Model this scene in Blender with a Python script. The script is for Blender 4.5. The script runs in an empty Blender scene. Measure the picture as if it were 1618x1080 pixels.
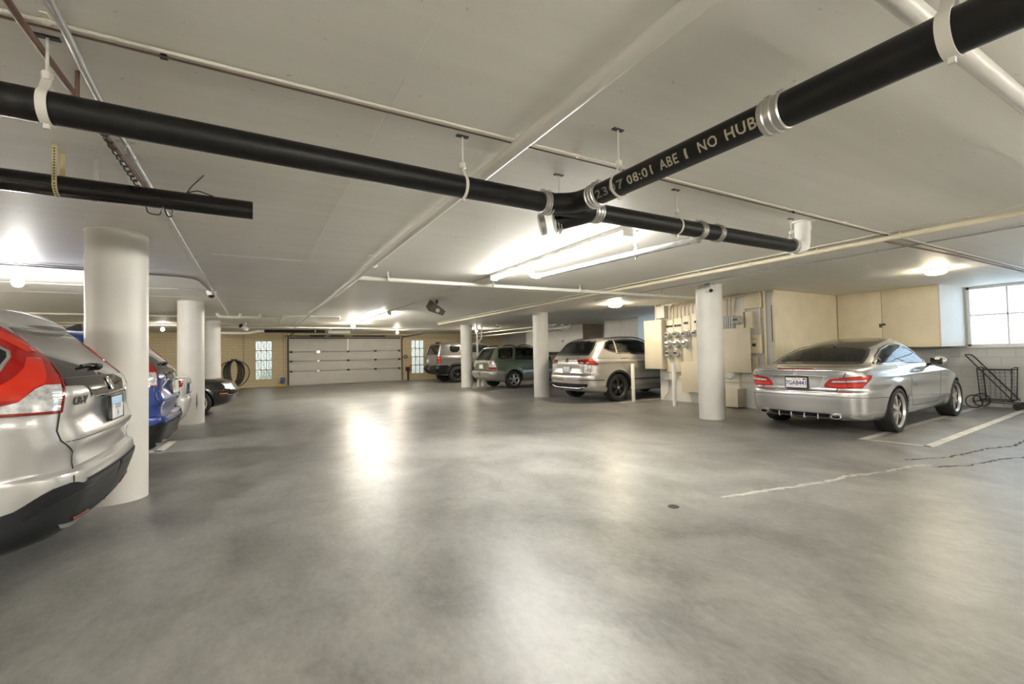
import bpy, bmesh, math, random
import numpy as np
from mathutils import Vector, Matrix
from mathutils.bvhtree import BVHTree

S = bpy.context.scene
COL = S.collection
random.seed(7)
PI = math.pi

# ------------------------------------------------------------------ camera, world, exposure
CE = 2.4526                                   # ceiling height
def setup_camera():
    yaw, pit, rol = math.radians(29.747), math.radians(1.576), math.radians(-1.174)
    f = Vector((math.sin(yaw)*math.cos(pit), math.cos(yaw)*math.cos(pit), math.sin(pit)))
    r = Vector((math.cos(yaw), -math.sin(yaw), 0)); u = r.cross(f)
    c, s = math.cos(rol), math.sin(rol)
    R = c*r + s*u; U = -s*r + c*u
    cd = bpy.data.cameras.new('camera'); co = bpy.data.objects.new('camera', cd); COL.objects.link(co)
    m = Matrix((R, U, -f)).transposed().to_4x4(); m.translation = (0, 0, 1.25)
    co.matrix_world = m
    cd.sensor_width = 36; cd.lens = 715.24/1618*36; cd.clip_start = .02
    S.camera = co
setup_camera()
S.view_settings.view_transform = 'Standard'; S.view_settings.look = 'None'
S.view_settings.gamma = 1; S.view_settings.exposure = 2.28
S.view_settings.use_curve_mapping = False
W = bpy.data.worlds.new('sky'); S.world = W; W.use_nodes = True
bg = W.node_tree.nodes['Background']; bg.inputs[0].default_value = (.74, .87, 1, 1); bg.inputs[1].default_value = .9
S.cycles.use_denoising = True
S.cycles.max_bounces = 10; S.cycles.diffuse_bounces = 6; S.cycles.glossy_bounces = 4; S.cycles.transparent_max_bounces = 12
S.cycles.sample_clamp_indirect = 6; S.cycles.caustics_reflective = False; S.cycles.caustics_refractive = False
TUBE, FILL, WARM, BULB = 38.0, 68.0, 44.0, 200.0           # lamp strengths, the second for the added fill strips

# ------------------------------------------------------------------ materials
def nodes_of(m):
    m.use_nodes = True; nt = m.node_tree
    return nt, nt.nodes['Principled BSDF']
def M(name, col, rough=.5, metal=0, coat=0, spec=.5, var=None, bump=None, alpha=None, aniso=None):
    m = bpy.data.materials.new(name); nt, b = nodes_of(m)
    c4 = (*col, 1)
    b.inputs['Base Color'].default_value = c4; b.inputs['Roughness'].default_value = rough
    b.inputs['Metallic'].default_value = metal; b.inputs['Coat Weight'].default_value = coat
    b.inputs['Coat Roughness'].default_value = .04; b.inputs['Specular IOR Level'].default_value = spec
    m.diffuse_color = c4
    if var or bump:
        tc = nt.nodes.new('ShaderNodeTexCoord')
    if var:
        n = nt.nodes.new('ShaderNodeTexNoise'); n.inputs['Scale'].default_value = var[0]; n.inputs['Detail'].default_value = 6
        nt.links.new(tc.outputs['Object'], n.inputs['Vector'])
        r = nt.nodes.new('ShaderNodeValToRGB')
        r.color_ramp.elements[0].position = .3; r.color_ramp.elements[1].position = .7
        r.color_ramp.elements[0].color = (*[x*(1-var[1]) for x in col], 1); r.color_ramp.elements[1].color = (*[min(1, x*(1+var[1]*.6)) for x in col], 1)
        nt.links.new(n.outputs['Fac'], r.inputs['Fac']); nt.links.new(r.outputs['Color'], b.inputs['Base Color'])
    if bump:
        n = nt.nodes.new('ShaderNodeTexNoise'); n.inputs['Scale'].default_value = bump[0]; n.inputs['Detail'].default_value = 4
        nt.links.new(tc.outputs['Object'], n.inputs['Vector'])
        bp = nt.nodes.new('ShaderNodeBump'); bp.inputs['Strength'].default_value = bump[1]; bp.inputs['Distance'].default_value = .01
        nt.links.new(n.outputs['Fac'], bp.inputs['Height']); nt.links.new(bp.outputs['Normal'], b.inputs['Normal'])
    return m
def emit(name, col, strength):
    m = bpy.data.materials.new(name); nt, b = nodes_of(m)
    b.inputs['Base Color'].default_value = (.9, .9, .9, 1)
    b.inputs['Emission Color'].default_value = (*col, 1); b.inputs['Emission Strength'].default_value = strength
    return m
def glass(name, tint, gloss=.12, rough=.02):
    m = bpy.data.materials.new(name); m.use_nodes = True; nt = m.node_tree; nt.nodes.clear()
    o = nt.nodes.new('ShaderNodeOutputMaterial'); t = nt.nodes.new('ShaderNodeBsdfTransparent'); t.inputs[0].default_value = (*tint, 1)
    g = nt.nodes.new('ShaderNodeBsdfGlossy'); g.inputs['Roughness'].default_value = rough; g.inputs['Color'].default_value = (.9, .95, 1, 1)
    fr = nt.nodes.new('ShaderNodeFresnel'); fr.inputs[0].default_value = 1.5
    mx = nt.nodes.new('ShaderNodeMixShader')
    nt.links.new(fr.outputs[0], mx.inputs[0]); nt.links.new(t.outputs[0], mx.inputs[1]); nt.links.new(g.outputs[0], mx.inputs[2]); nt.links.new(mx.outputs[0], o.inputs[0])
    return m
def floor_material():
    m = bpy.data.materials.new('polished_concrete'); nt, b = nodes_of(m); N = nt.nodes; L = nt.links
    tc = N.new('ShaderNodeTexCoord')
    def noise(scale, detail, rough=.55, stretch=(1, 1, 1), dist=0):
        mp = N.new('ShaderNodeMapping'); mp.inputs['Scale'].default_value = stretch; L.new(tc.outputs['Object'], mp.inputs['Vector'])
        n = N.new('ShaderNodeTexNoise'); n.inputs['Scale'].default_value = scale; n.inputs['Detail'].default_value = detail
        n.inputs['Roughness'].default_value = rough; n.inputs['Distortion'].default_value = dist; L.new(mp.outputs['Vector'], n.inputs['Vector']); return n
    a = noise(.55, 8, .6, (1, 1, 1), .8); d = noise(2.6, 12, .68, (1, .6, 1), .4); e = noise(30, 8, .75, (1, .5, 1))
    mx = N.new('ShaderNodeMath'); mx.operation = 'MULTIPLY_ADD'; mx.inputs[1].default_value = .38
    L.new(a.outputs['Fac'], mx.inputs[0])
    m2 = N.new('ShaderNodeMath'); m2.operation = 'MULTIPLY_ADD'; m2.inputs[1].default_value = .40; L.new(d.outputs['Fac'], m2.inputs[0])
    m3 = N.new('ShaderNodeMath'); m3.operation = 'MULTIPLY'; m3.inputs[1].default_value = .22; L.new(e.outputs['Fac'], m3.inputs[0])
    L.new(m3.outputs[0], m2.inputs[2]); L.new(m2.outputs[0], mx.inputs[2])
    r = N.new('ShaderNodeValToRGB'); r.color_ramp.elements[0].position = .40; r.color_ramp.elements[1].position = .60
    r.color_ramp.elements[0].color = (.122, .120, .112, 1); r.color_ramp.elements[1].color = (.290, .286, .270, 1)
    L.new(mx.outputs[0], r.inputs['Fac']); L.new(r.outputs['Color'], b.inputs['Base Color'])
    rr = N.new('ShaderNodeMapRange'); rr.inputs['To Min'].default_value = .30; rr.inputs['To Max'].default_value = .46
    L.new(d.outputs['Fac'], rr.inputs['Value']); L.new(rr.outputs[0], b.inputs['Roughness'])
    bp = N.new('ShaderNodeBump'); bp.inputs['Strength'].default_value = .06; bp.inputs['Distance'].default_value = .01
    L.new(d.outputs['Fac'], bp.inputs['Height']); L.new(bp.outputs['Normal'], b.inputs['Normal'])
    b.inputs['Specular IOR Level'].default_value = .45
    return m
def ceiling_material():
    m = bpy.data.materials.new('painted_concrete'); nt, b = nodes_of(m); N = nt.nodes; L = nt.links
    tc = N.new('ShaderNodeTexCoord')
    n = N.new('ShaderNodeTexNoise'); n.inputs['Scale'].default_value = .8; n.inputs['Detail'].default_value = 7; L.new(tc.outputs['Object'], n.inputs['Vector'])
    mp = N.new('ShaderNodeMapping'); mp.inputs['Scale'].default_value = (.3, 6, 1); L.new(tc.outputs['Object'], mp.inputs['Vector'])
    n2 = N.new('ShaderNodeTexNoise'); n2.inputs['Scale'].default_value = 1.6; n2.inputs['Detail'].default_value = 5; L.new(mp.outputs['Vector'], n2.inputs['Vector'])
    n3 = N.new('ShaderNodeTexNoise'); n3.inputs['Scale'].default_value = 26; n3.inputs['Detail'].default_value = 3; L.new(tc.outputs['Object'], n3.inputs['Vector'])
    # small dark pits
    sp = N.new('ShaderNodeValToRGB'); sp.color_ramp.elements[0].position = .22; sp.color_ramp.elements[1].position = .30
    sp.color_ramp.elements[0].color = (.55, .5, .45, 1); sp.color_ramp.elements[1].color = (1, 1, 1, 1); L.new(n3.outputs['Fac'], sp.inputs['Fac'])
    r = N.new('ShaderNodeValToRGB'); r.color_ramp.elements[0].position = .3; r.color_ramp.elements[1].position = .72
    r.color_ramp.elements[0].color = (.735, .715, .655, 1); r.color_ramp.elements[1].color = (.83, .815, .765, 1)
    ad = N.new('ShaderNodeMath'); ad.operation = 'MULTIPLY_ADD'; ad.inputs[1].default_value = .5; L.new(n.outputs['Fac'], ad.inputs[0])
    h = N.new('ShaderNodeMath'); h.operation = 'MULTIPLY'; h.inputs[1].default_value = .5; L.new(n2.outputs['Fac'], h.inputs[0]); L.new(h.outputs[0], ad.inputs[2])
    L.new(ad.outputs[0], r.inputs['Fac'])
    mx = N.new('ShaderNodeMixRGB'); mx.blend_type = 'MULTIPLY'; mx.inputs[0].default_value = .8; L.new(r.outputs['Color'], mx.inputs[1]); L.new(sp.outputs['Color'], mx.inputs[2])
    L.new(mx.outputs[0], b.inputs['Base Color'])
    bp = N.new('ShaderNodeBump'); bp.inputs['Strength'].default_value = .25; bp.inputs['Distance'].default_value = .01
    L.new(n2.outputs['Fac'], bp.inputs['Height']); L.new(bp.outputs['Normal'], b.inputs['Normal'])
    b.inputs['Roughness'].default_value = .55
    return m
def brick_material(name, c1, c2, mortar, bw=.40, bh=.125, axis='xz'):
    m = bpy.data.materials.new(name); nt, b = nodes_of(m); N = nt.nodes; L = nt.links
    tc = N.new('ShaderNodeTexCoord'); sx = N.new('ShaderNodeSeparateXYZ'); cx = N.new('ShaderNodeCombineXYZ')
    L.new(tc.outputs['Object'], sx.inputs[0]); L.new(sx.outputs['X' if axis == 'xz' else 'Y'], cx.inputs[0]); L.new(sx.outputs['Z'], cx.inputs[1])
    br = N.new('ShaderNodeTexBrick'); br.inputs['Scale'].default_value = 1; br.inputs['Brick Width'].default_value = bw; br.inputs['Row Height'].default_value = bh
    br.inputs['Mortar Size'].default_value = .007; br.inputs['Mortar Smooth'].default_value = .5
    br.inputs['Color1'].default_value = (*c1, 1); br.inputs['Color2'].default_value = (*c2, 1); br.inputs['Mortar'].default_value = (*mortar, 1)
    L.new(cx.outputs[0], br.inputs['Vector']); L.new(br.outputs['Color'], b.inputs['Base Color'])
    bp = N.new('ShaderNodeBump'); bp.invert = True; bp.inputs['Strength'].default_value = .5; bp.inputs['Distance'].default_value = .008
    L.new(br.outputs['Fac'], bp.inputs['Height']); L.new(bp.outputs['Normal'], b.inputs['Normal'])
    b.inputs['Roughness'].default_value = .6
    return m

MAT = dict(
    floor=floor_material(), ceiling=ceiling_material(),
    brick=brick_material('cream_painted_brick', (.62, .53, .34), (.58, .49, .31), (.42, .35, .22)),
    block=brick_material('grey_painted_block', (.52, .53, .53), (.50, .51, .51), (.42, .43, .43), .40, .20, 'yz'),
    cream=M('cream_paint', (.66, .59, .44), .45, var=(3, .07)), cream2=M('cream_panel_paint', (.60, .55, .44), .42, var=(2, .05)),
    white=M('white_paint', (.74, .73, .69), .4, var=(3, .06)), colpaint=M('column_paint', (.655, .64, .60), .42, var=(2.2, .08), bump=(14, .12)),
    offwhite=M('off_white_panel', (.66, .655, .63), .45, var=(3, .05)), shade_and_stem_brown=M('shade_and_stem_brown', (.34, .28, .20), .6, var=(3, .1)),
    black_pipe=M('black_cast_iron', (.008, .0075, .007), .42, spec=.3, var=(20, .4), bump=(40, .15)), black=M('black_rubber', (.015, .015, .015), .6),
    copper=M('rusty_brown_conduit', (.20, .12, .085), .45, .3, var=(9, .25)), steel=M('galvanised_steel', (.58, .58, .57), .34, .85, var=(12, .15)),
    clampsteel=M('clamp_stainless', (.50, .49, .47), .32, .9), chrome=M('chrome', (.85, .85, .86), .08, 1),
    pvc=M('white_plastic_pipe', (.78, .77, .74), .35), pipepaint=M('painted_pipe', (.66, .62, .53), .4, var=(5, .06)), pipewhite=M('white_painted_pipe', (.66, .64, .585), .38),
    clear=M('grey_plastic_pipe', (.50, .50, .50), .25, var=(14, .2)), stencil=M('stencil_paint', (.42, .38, .28), .6), stencil_grey=M('worn_stencil_paint', (.20, .20, .18), .6),
    wire=M('black_wire', (.01, .01, .01), .4), yellowstrap=M('yellow_zinc_strap', (.60, .51, .29), .35, .6), graypaint=M('grey_paint', (.36, .37, .38), .45),
    door=M('garage_door_paint', (.60, .58, .56), .5, var=(2, .05)), dark=M('dark_metal', (.05, .05, .05), .5, .4), brownmetal=M('brown_speaker', (.13, .10, .075), .5),
    line=M('white_line_paint', (.62, .61, .56), .5, var=(6, .25)), crack_l=M('pale_crack_filler', (.46, .44, .40), .7, var=(12, .3)), crack_d=M('dark_crack', (.07, .07, .07), .8),
    tube=emit('fluorescent_tube', (1, .97, .90), TUBE), fill_tube=emit('fill_tube', (1, .95, .86), FILL), warm=emit('warm_diffuser', (1, .86, .62), WARM), bulb=emit('bare_bulb', (1, .88, .70), BULB), bulbw=emit('white_bulb', (1, .96, .9), BULB),
    tyre=M('tyre_rubber', (.018, .018, .018), .65, bump=(60, .1)), liner=M('wheel_well', (.01, .01, .01), .9), cabin=M('cabin_trim', (.035, .033, .03), .8), seat=M('seat_fabric', (.05, .047, .042), .8), seat_tan=M('tan_seat', (.45, .40, .30), .7),
    gap=M('shadow_gap', (.008, .008, .008), .8), plastic=M('black_plastic', (.009, .010, .012), .40, spec=.35, var=(60, .2)), gloss_black=M('gloss_black', (.008, .008, .009), .08, coat=.6),
    tint=M('tinted_glass', (.012, .013, .012), .04, coat=.3, spec=.6), glass=glass('clear_glass', (.60, .66, .62)), glass_tint=glass('smoked_glass', (.34, .36, .33)),
    red=M('red_lens', (.29, .006, .005), .10, coat=1), red_dark=M('dark_red_lens', (.16, .006, .006), .10, coat=1), red_bright=M('bright_red_lens', (.54, .024, .010), .12, coat=1),
    orange=M('orange_lens', (.80, .20, .02), .15, coat=1), lens=M('clear_lens', (.62, .63, .64), .12, .3, coat=1, var=(40, .35)), reflector=M('reflector_chrome', (.75, .76, .78), .15, .9, var=(30, .3)),
    plate=M('plate_white', (.72, .72, .72), .4), plate_blue=M('plate_blue', (.35, .55, .75), .4), plate_ink=M('plate_ink', (.03, .05, .16), .5), plate_red=M('plate_red', (.5, .05, .04), .5),
    yellow=M('yellow_plastic', (.65, .45, .03), .5), blue=M('blue_plastic', (.03, .07, .20), .5), orange_tool=M('orange_plastic', (.7, .13, .03), .5),
    meterglass=M('meter_glass', (.55, .55, .52), .08, .4, coat=1), darkslot=M('breaker_black', (.03, .03, .03), .5),
)
def paint(name, col, metal=.5, rough=.3):
    return M(name, col, rough, metal, coat=1)

# ------------------------------------------------------------------ mesh helpers
class MB:
    """collects shapes; build() links them as ONE mesh object"""
    def __init__(s): s.v = []; s.f = []; s.mi = []; s.cur = 0
    def add(s, vs, fs):
        o = len(s.v); s.v += [tuple(v) for v in vs]; s.f += [tuple(i+o for i in f) for f in fs]; s.mi += [s.cur]*len(fs); return s
    def box(s, x0, x1, y0, y1, z0, z1, bev=0):
        if bev > 0:
            bm = bmesh.new(); bmesh.ops.create_cube(bm, size=1)
            for v in bm.verts: v.co = ((x0+x1)/2+v.co.x*(x1-x0), (y0+y1)/2+v.co.y*(y1-y0), (z0+z1)/2+v.co.z*(z1-z0))
            bmesh.ops.bevel(bm, geom=bm.edges[:], offset=bev, segments=2, affect='EDGES', profile=.6)
            return s.bm(bm)
        vs = [(x, y, z) for z in (z0, z1) for y in (y0, y1) for x in (x0, x1)]
        return s.add(vs, [(0, 2, 3, 1), (4, 5, 7, 6), (0, 1, 5, 4), (2, 6, 7, 3), (0, 4, 6, 2), (1, 3, 7, 5)])
    def bm(s, bm, mat=None):
        bm.verts.index_update(); s.add([tuple((mat @ v.co) if mat else v.co) for v in bm.verts], [[v.index for v in f.verts] for f in bm.faces]); bm.free(); return s
    def tube(s, pts, r, n=12, caps=True, close=False, flat=1.0):
        pts = [Vector(p) for p in pts]; k = len(pts); rs = r if isinstance(r, (list, tuple)) else [r]*k
        T = []
        for i in range(k):
            a = pts[i-1] if (i > 0 or close) else pts[i]; b = pts[(i+1) % k] if (i < k-1 or close) else pts[i]
            T.append((b-a).normalized())
        up = Vector((0, 0, 1)) if abs(T[0].z) < .9 else Vector((1, 0, 0))
        u = (up - T[0]*up.dot(T[0])).normalized(); vs = []
        for i in range(k):
            u = (u - T[i]*u.dot(T[i])).normalized(); w = T[i].cross(u)
            for j in range(n):
                a = 2*PI*j/n; vs.append(pts[i] + rs[i]*(math.cos(a)*u*flat + math.sin(a)*w))
        fs = []; m = k if close else k-1
        for i in range(m):
            for j in range(n):
                a, b = i*n+j, i*n+(j+1) % n; c, d = ((i+1) % k)*n+(j+1) % n, ((i+1) % k)*n+j
                fs.append((a, b, c, d))
        if caps and not close: fs += [tuple(range(n))[::-1], tuple((k-1)*n+j for j in range(n))]
        return s.add(vs, fs)
    def cyl(s, p0, p1, r, n=24, r1=None):
        return s.tube([p0, p1], [r, r if r1 is None else r1], n)
    def lathe(s, prof, origin=(0, 0, 0), axis=(0, 0, 1), n=32, closed=False):
        """prof: list of (radius, along)"""
        ax = Vector(axis).normalized(); up = Vector((0, 0, 1)) if abs(ax.z) < .9 else Vector((1, 0, 0))
        u = (up-ax*up.dot(ax)).normalized(); w = ax.cross(u); o = Vector(origin); vs = []
        for r, a in prof:
            for j in range(n):
                t = 2*PI*j/n; vs.append(o + ax*a + r*(math.cos(t)*u+math.sin(t)*w))
        k = len(prof); fs = []
        for i in range(k if closed else k-1):
            for j in range(n):
                i2 = (i+1) % k; fs.append((i*n+j, i*n+(j+1) % n, i2*n+(j+1) % n, i2*n+j))
        if not closed:
            if prof[0][0] > 1e-5: fs.append(tuple(range(n))[::-1])
            if prof[-1][0] > 1e-5: fs.append(tuple((k-1)*n+j for j in range(n)))
        return s.add(vs, fs)
    def ball(s, c, r, sc=(1, 1, 1), seg=20, ring=12):
        bm = bmesh.new(); bmesh.ops.create_uvsphere(bm, u_segments=seg, v_segments=ring, radius=r)
        for v in bm.verts: v.co = (c[0]+v.co.x*sc[0], c[1]+v.co.y*sc[1], c[2]+v.co.z*sc[2])
        return s.bm(bm)
    def prism(s, poly, a, b, axis='y'):
        """polygon of 2-D points extruded between a and b along axis"""
        def P(q, t): return {'x': (t, q[0], q[1]), 'y': (q[0], t, q[1]), 'z': (q[0], q[1], t)}[axis]
        n = len(poly); vs = [P(q, a) for q in poly]+[P(q, b) for q in poly]
        fs = [tuple(range(n)), tuple(range(2*n-1, n-1, -1))]+[(i, i+n, (i+1) % n+n, (i+1) % n) for i in range(n)]
        return s.add(vs, fs)
    def xform(s, m):
        s.v = [tuple(m @ Vector(v)) for v in s.v]; return s
    def build(s, name, mat, parent=None, smooth=True, ang=38, loc=None, fix=True):
        me = bpy.data.meshes.new(name); me.from_pydata(s.v, [], s.f); me.validate()
        if fix:
            bm = bmesh.new(); bm.from_mesh(me); bmesh.ops.recalc_face_normals(bm, faces=bm.faces[:]); bm.to_mesh(me); bm.free()
        mats = mat if isinstance(mat, (list, tuple)) else [mat]
        for m in mats: me.materials.append(MAT[m] if isinstance(m, str) else m)
        if len(mats) > 1: me.polygons.foreach_set('material_index', s.mi[:len(me.polygons)])
        if smooth:
            me.polygons.foreach_set('use_smooth', [True]*len(me.polygons)); me.set_sharp_from_angle(angle=math.radians(ang))
        o = bpy.data.objects.new(name, me); COL.objects.link(o)
        if parent: o.parent = parent
        if loc: o.location = loc
        return o
def fillet(pts, r, n=6):
    pts = [Vector(p) for p in pts]; out = [pts[0]]
    for a, b, c in zip(pts, pts[1:], pts[2:]):
        d1, d2 = (a-b), (c-b); rr = min(r, d1.length*.49, d2.length*.49); p, q = b+d1.normalized()*rr, b+d2.normalized()*rr
        for i in range(n+1):
            t = i/n; out.append((1-t)**2*p + 2*t*(1-t)*b + t*t*q)
    out.append(pts[-1]); return out
def thing(name, label, cat, loc=(0, 0, 0), rotz=0, group=None):
    o = bpy.data.objects.new(name, None); COL.objects.link(o); o.location = loc; o.rotation_euler = (0, 0, rotz)
    o.empty_display_size = .1; o['label'] = label; o['category'] = cat
    if group: o['group'] = group
    return o
def tag(o, label, cat, group=None, kind=None):
    o['label'] = label; o['category'] = cat
    if group: o['group'] = group
    if kind: o['kind'] = kind
    return o
def struct(o, label=None, cat=None):
    o['kind'] = 'structure'
    if label: o['label'] = label; o['category'] = cat
    return o
def dup(root, loc, rotz=None, label=None):
    r = root.copy(); COL.objects.link(r); r.location = loc
    if rotz is not None: r.rotation_euler = (0, 0, rotz)
    if label: r['label'] = label
    for ch in list(root.children):
        c = ch.copy(); COL.objects.link(c); c.parent = r
        for g in list(ch.children):
            d = g.copy(); COL.objects.link(d); d.parent = c
    return r
def text_mesh(txt, size, extrude=0, bold=0, align='CENTER', space=1.0):
    cu = bpy.data.curves.new('lettering', 'FONT'); cu.body = txt; cu.size = size; cu.extrude = extrude; cu.offset = bold
    cu.align_x = align; cu.align_y = 'CENTER'; cu.space_character = space; cu.resolution_u = 2
    o = bpy.data.objects.new('lettering', cu); COL.objects.link(o); bpy.context.view_layer.update()
    me = bpy.data.meshes.new_from_object(o.evaluated_get(bpy.context.evaluated_depsgraph_get()))
    bpy.data.objects.remove(o); bpy.data.curves.remove(cu)
    vs = [tuple(v.co) for v in me.vertices]; fs = [tuple(p.vertices) for p in me.polygons]; bpy.data.meshes.remove(me)
    return vs, fs

# ------------------------------------------------------------------ the room
XW, YB = 12.9, 23.6
struct(MB().box(-7.7, 13.2, -6.3, 24.0, -.2, 0).build('floor', 'floor'), 'polished grey concrete garage floor', 'floor')
struct(MB().box(-7.7, 13.2, -6.3, 24.0, CE, CE+.25).build('ceiling', 'ceiling'), 'painted concrete slab ceiling', 'ceiling')
b = MB()
for x0, x1, z0, z1 in [(-7.7, .076, 0, CE), (.076, .74, 0, .332), (.076, .74, 2.10, CE), (.74, 1.46, 0, CE), (1.46, 6.72, 2.226, CE), (6.72, 7.312, 0, CE), (7.312, 8.0, 0, .346), (7.312, 8.0, 2.125, CE), (8.0, 13.2, 0, CE)]:
    b.box(x0, x1, YB, YB+.2, z0, z1)
struct(b.build('wall_back', 'brick', smooth=False), 'cream painted brick wall at the far end around the garage door', 'wall')
b = MB()
WIN = [(.9, 3.46, 1.22, 2.44), (8.9, 11.4, 1.3, 2.40)]
b.box(XW, XW+.2, -6.3, .9, 0, CE); b.box(XW, XW+.2, .9, 3.46, 0, 1.22); b.box(XW, XW+.2, .9, 3.46, 2.44, CE); b.box(XW, XW+.2, 3.46, 8.9, 0, CE)
b.box(XW, XW+.2, 8.9, 11.4, 0, 1.3); b.box(XW, XW+.2, 8.9, 11.4, 2.40, CE); b.box(XW, XW+.2, 11.4, YB, 0, CE)
struct(b.build('wall_right', 'block', smooth=False), 'grey painted block wall behind the shopping cart', 'wall')
struct(MB().box(-7.7, -7.5, -6.3, 24, 0, CE).build('wall_left', 'cream', smooth=False), 'cream wall in front of the left row of cars', 'wall')
struct(MB().box(-7.5, 12.9, -6.3, -6.1, 0, CE).build('wall_near', 'white', smooth=False), 'white wall behind the viewer', 'wall')
struct(MB().box(9.2, XW, 5.35, 8.35, 0, CE).build('wall_utility', 'offwhite', smooth=False), 'cream walled electrical closet block with the meters on its side', 'wall')
# window on the right wall, with outside security bars
def window(name, y0, y1, z0, z1, rows, cols, label):
    fr = MB(); t = .045; x0, x1 = XW-.02, XW+.06
    fr.box(x0, x1, y0, y0+t, z0, z1); fr.box(x0, x1, y1-t, y1, z0, z1); fr.box(x0, x1, y0, y1, z0, z0+t); fr.box(x0, x1, y0, y1, z1-t, z1)
    for c in cols: fr.box(x0+.02, x1-.01, c-.012, c+.012, z0, z1)
    for r in rows: fr.box(x0+.02, x1-.01, y0, y1, r-.012, r+.012)
    fr.box(XW-.05, XW+.02, y0-.02, y1+.02, z0-.03, z0)
    o = struct(fr.build(name, 'offwhite', smooth=False), label, 'window')
    MB().box(XW+.02, XW+.026, y0+.02, y1-.02, z0+.02, z1-.02).build('pane', PANE, o, smooth=False)
    bars = MB(); y = y0+.1
    while y < y1-.05:
        bars.cyl((XW+.28, y, z0-.1), (XW+.28, y, z1-.12), .008, 8); bars.ball((XW+.28, y, z1-.10), .018, seg=10, ring=6); y += .125
    for z in (z0+.08, z1-.2): bars.box(XW+.272, XW+.288, y0-.1, y1+.1, z-.008, z+.008)
    bars.box(XW+.1, XW+.28, y0-.1, y0-.08, z0+.07, z0+.09); bars.box(XW+.1, XW+.28, y1+.08, y1+.1, z0+.07, z0+.09)
    bars.build('security_bars', 'graypaint', o)
    return o
def pane_material():
    m = bpy.data.materials.new('frosted_pane'); m.use_nodes = True; nt = m.node_tree; nt.nodes.clear()
    o = nt.nodes.new('ShaderNodeOutputMaterial'); t = nt.nodes.new('ShaderNodeBsdfTransparent'); t.inputs[0].default_value = (.93, .96, .97, 1)
    tr = nt.nodes.new('ShaderNodeBsdfTranslucent'); tr.inputs[0].default_value = (.85, .9, .92, 1); mx = nt.nodes.new('ShaderNodeMixShader'); mx.inputs[0].default_value = .25
    nt.links.new(t.outputs[0], mx.inputs[1]); nt.links.new(tr.outputs[0], mx.inputs[2]); nt.links.new(mx.outputs[0], o.inputs[0]); return m
PANE = pane_material()
window('window_1', .9, 3.46, 1.22, 2.44, [1.86], [2.88, 2.3, 1.72], 'white framed window with bars outside, above the shopping cart')
window('window_2', 8.9, 11.4, 1.3, 2.40, [1.86], [9.7, 10.55], 'barred window in the bay behind the silver suv')
# decorative block windows beside the garage door
def block_window(name, x0, x1, z0, z1, label):
    o = None; fr = MB(); t = .034; nx, nz = 3, 4; w, h = (x1-x0)/nx, (z1-z0)/nz
    for i in range(nx+1): fr.box(x0+i*w-t/2, x0+i*w+t/2, YB+.02, YB+.16, z0, z1)
    for k in range(nz+1): fr.box(x0, x1, YB+.02, YB+.16, z0+k*h-t*.8, z0+k*h+t*.8)
    o = struct(fr.build(name, 'cream', smooth=False), label, 'window')
    sc = MB()
    for i in range(nx):
        for k in range(nz):
            cx, cz = x0+(i+.5)*w, z0+(k+.5)*h
            pts = []
            for a in range(0, 15):
                t_ = a/14; ang = PI*1.6*(1-t_)-.3; pts.append((cx+.042*math.cos(ang), YB+.09, cz+.085+.055*math.sin(ang)))
            pts2 = [(2*cx-p[0], p[1], 2*cz-p[2]) for p in pts][::-1]
            sc.tube(pts+pts2, .015, 6)
            sc.tube([(cx-w/2, YB+.09, cz+h*.28), (cx-.02, YB+.09, cz+h*.4)], .012, 6); sc.tube([(cx+w/2, YB+.09, cz-h*.28), (cx+.02, YB+.09, cz-h*.4)], .012, 6)
    sc.build('scroll_grille', 'offwhite', o)
    MB().box(x0, x1, YB+.17, YB+.176, z0, z1).build('pane', PANE, o, smooth=False)
    return o
block_window('window_3', .076, .74, .332, 2.10, 'tall window of twelve scrolled screen blocks left of the garage door')
block_window('window_4', 7.312, 8.0, .346, 2.125, 'tall window of twelve scrolled screen blocks right of the garage door')
o = MB().box(-3, 11, 26.4, 26.6, -.2, 4.2).build('sky_screen_wall', M('yard_stucco', (.85, .80, .68), .8, var=(2, .1)), smooth=False); struct(o, 'pale wall added outside to dim the sky behind the screen block windows', 'wall')  # added wall that hides the bright sky behind the screen blocks
o = MB().box(-3, 11, 24.01, 26.4, -.25, -.05).build('yard_ground', M('yard_paving', (.38, .38, .36), .9), smooth=False); struct(o, 'paving outside the screen block windows', 'ground')
for k, (x, w) in enumerate(((.62, .34), (7.4, .36))):
    bm = bmesh.new(); bmesh.ops.create_icosphere(bm, subdivisions=4, radius=w)
    for v in bm.verts: v.co *= 1+.22*math.sin(9*v.co.x/w+k)*math.sin(8*v.co.y/w)*math.sin(10*v.co.z/w)+random.uniform(-.06, .06)
    t = thing('shrub', ['green shrub outside the screen block window left of the garage door', 'green shrub outside the screen block window right of the garage door'][k], 'shrub', (x, 25.2, -.05))
    MB().bm(bm).xform(Matrix.Translation((0, 0, w*1.25))).build('foliage', M('shrub_leaves', (.10, .22, .04), .7, var=(30, .5)), t); MB().cyl((0, 0, 0), (0, 0, w*.6), .02, 8).build('stem', 'shade_and_stem_brown', t)
# daylight portals fill the openings (they only guide the sampling of the sky)
def portal(loc, rot, sx, sy):
    l = bpy.data.lights.new('sky_portal', 'AREA'); l.shape = 'RECTANGLE'; l.size = sx; l.size_y = sy; l.cycles.is_portal = True
    o = bpy.data.objects.new('sky_portal', l); COL.objects.link(o); o.location = loc; o.rotation_euler = rot
portal((XW+.22, 2.18, 1.83), (0, PI/2, 0), 1.22, 2.56); portal((XW+.22, 10.15, 1.85), (0, PI/2, 0), 1.1, 2.5)
portal((.408, YB+.22, 1.216), (-PI/2, 0, 0), .66, 1.77); portal((7.656, YB+.22, 1.235), (-PI/2, 0, 0), .69, 1.78)
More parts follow.
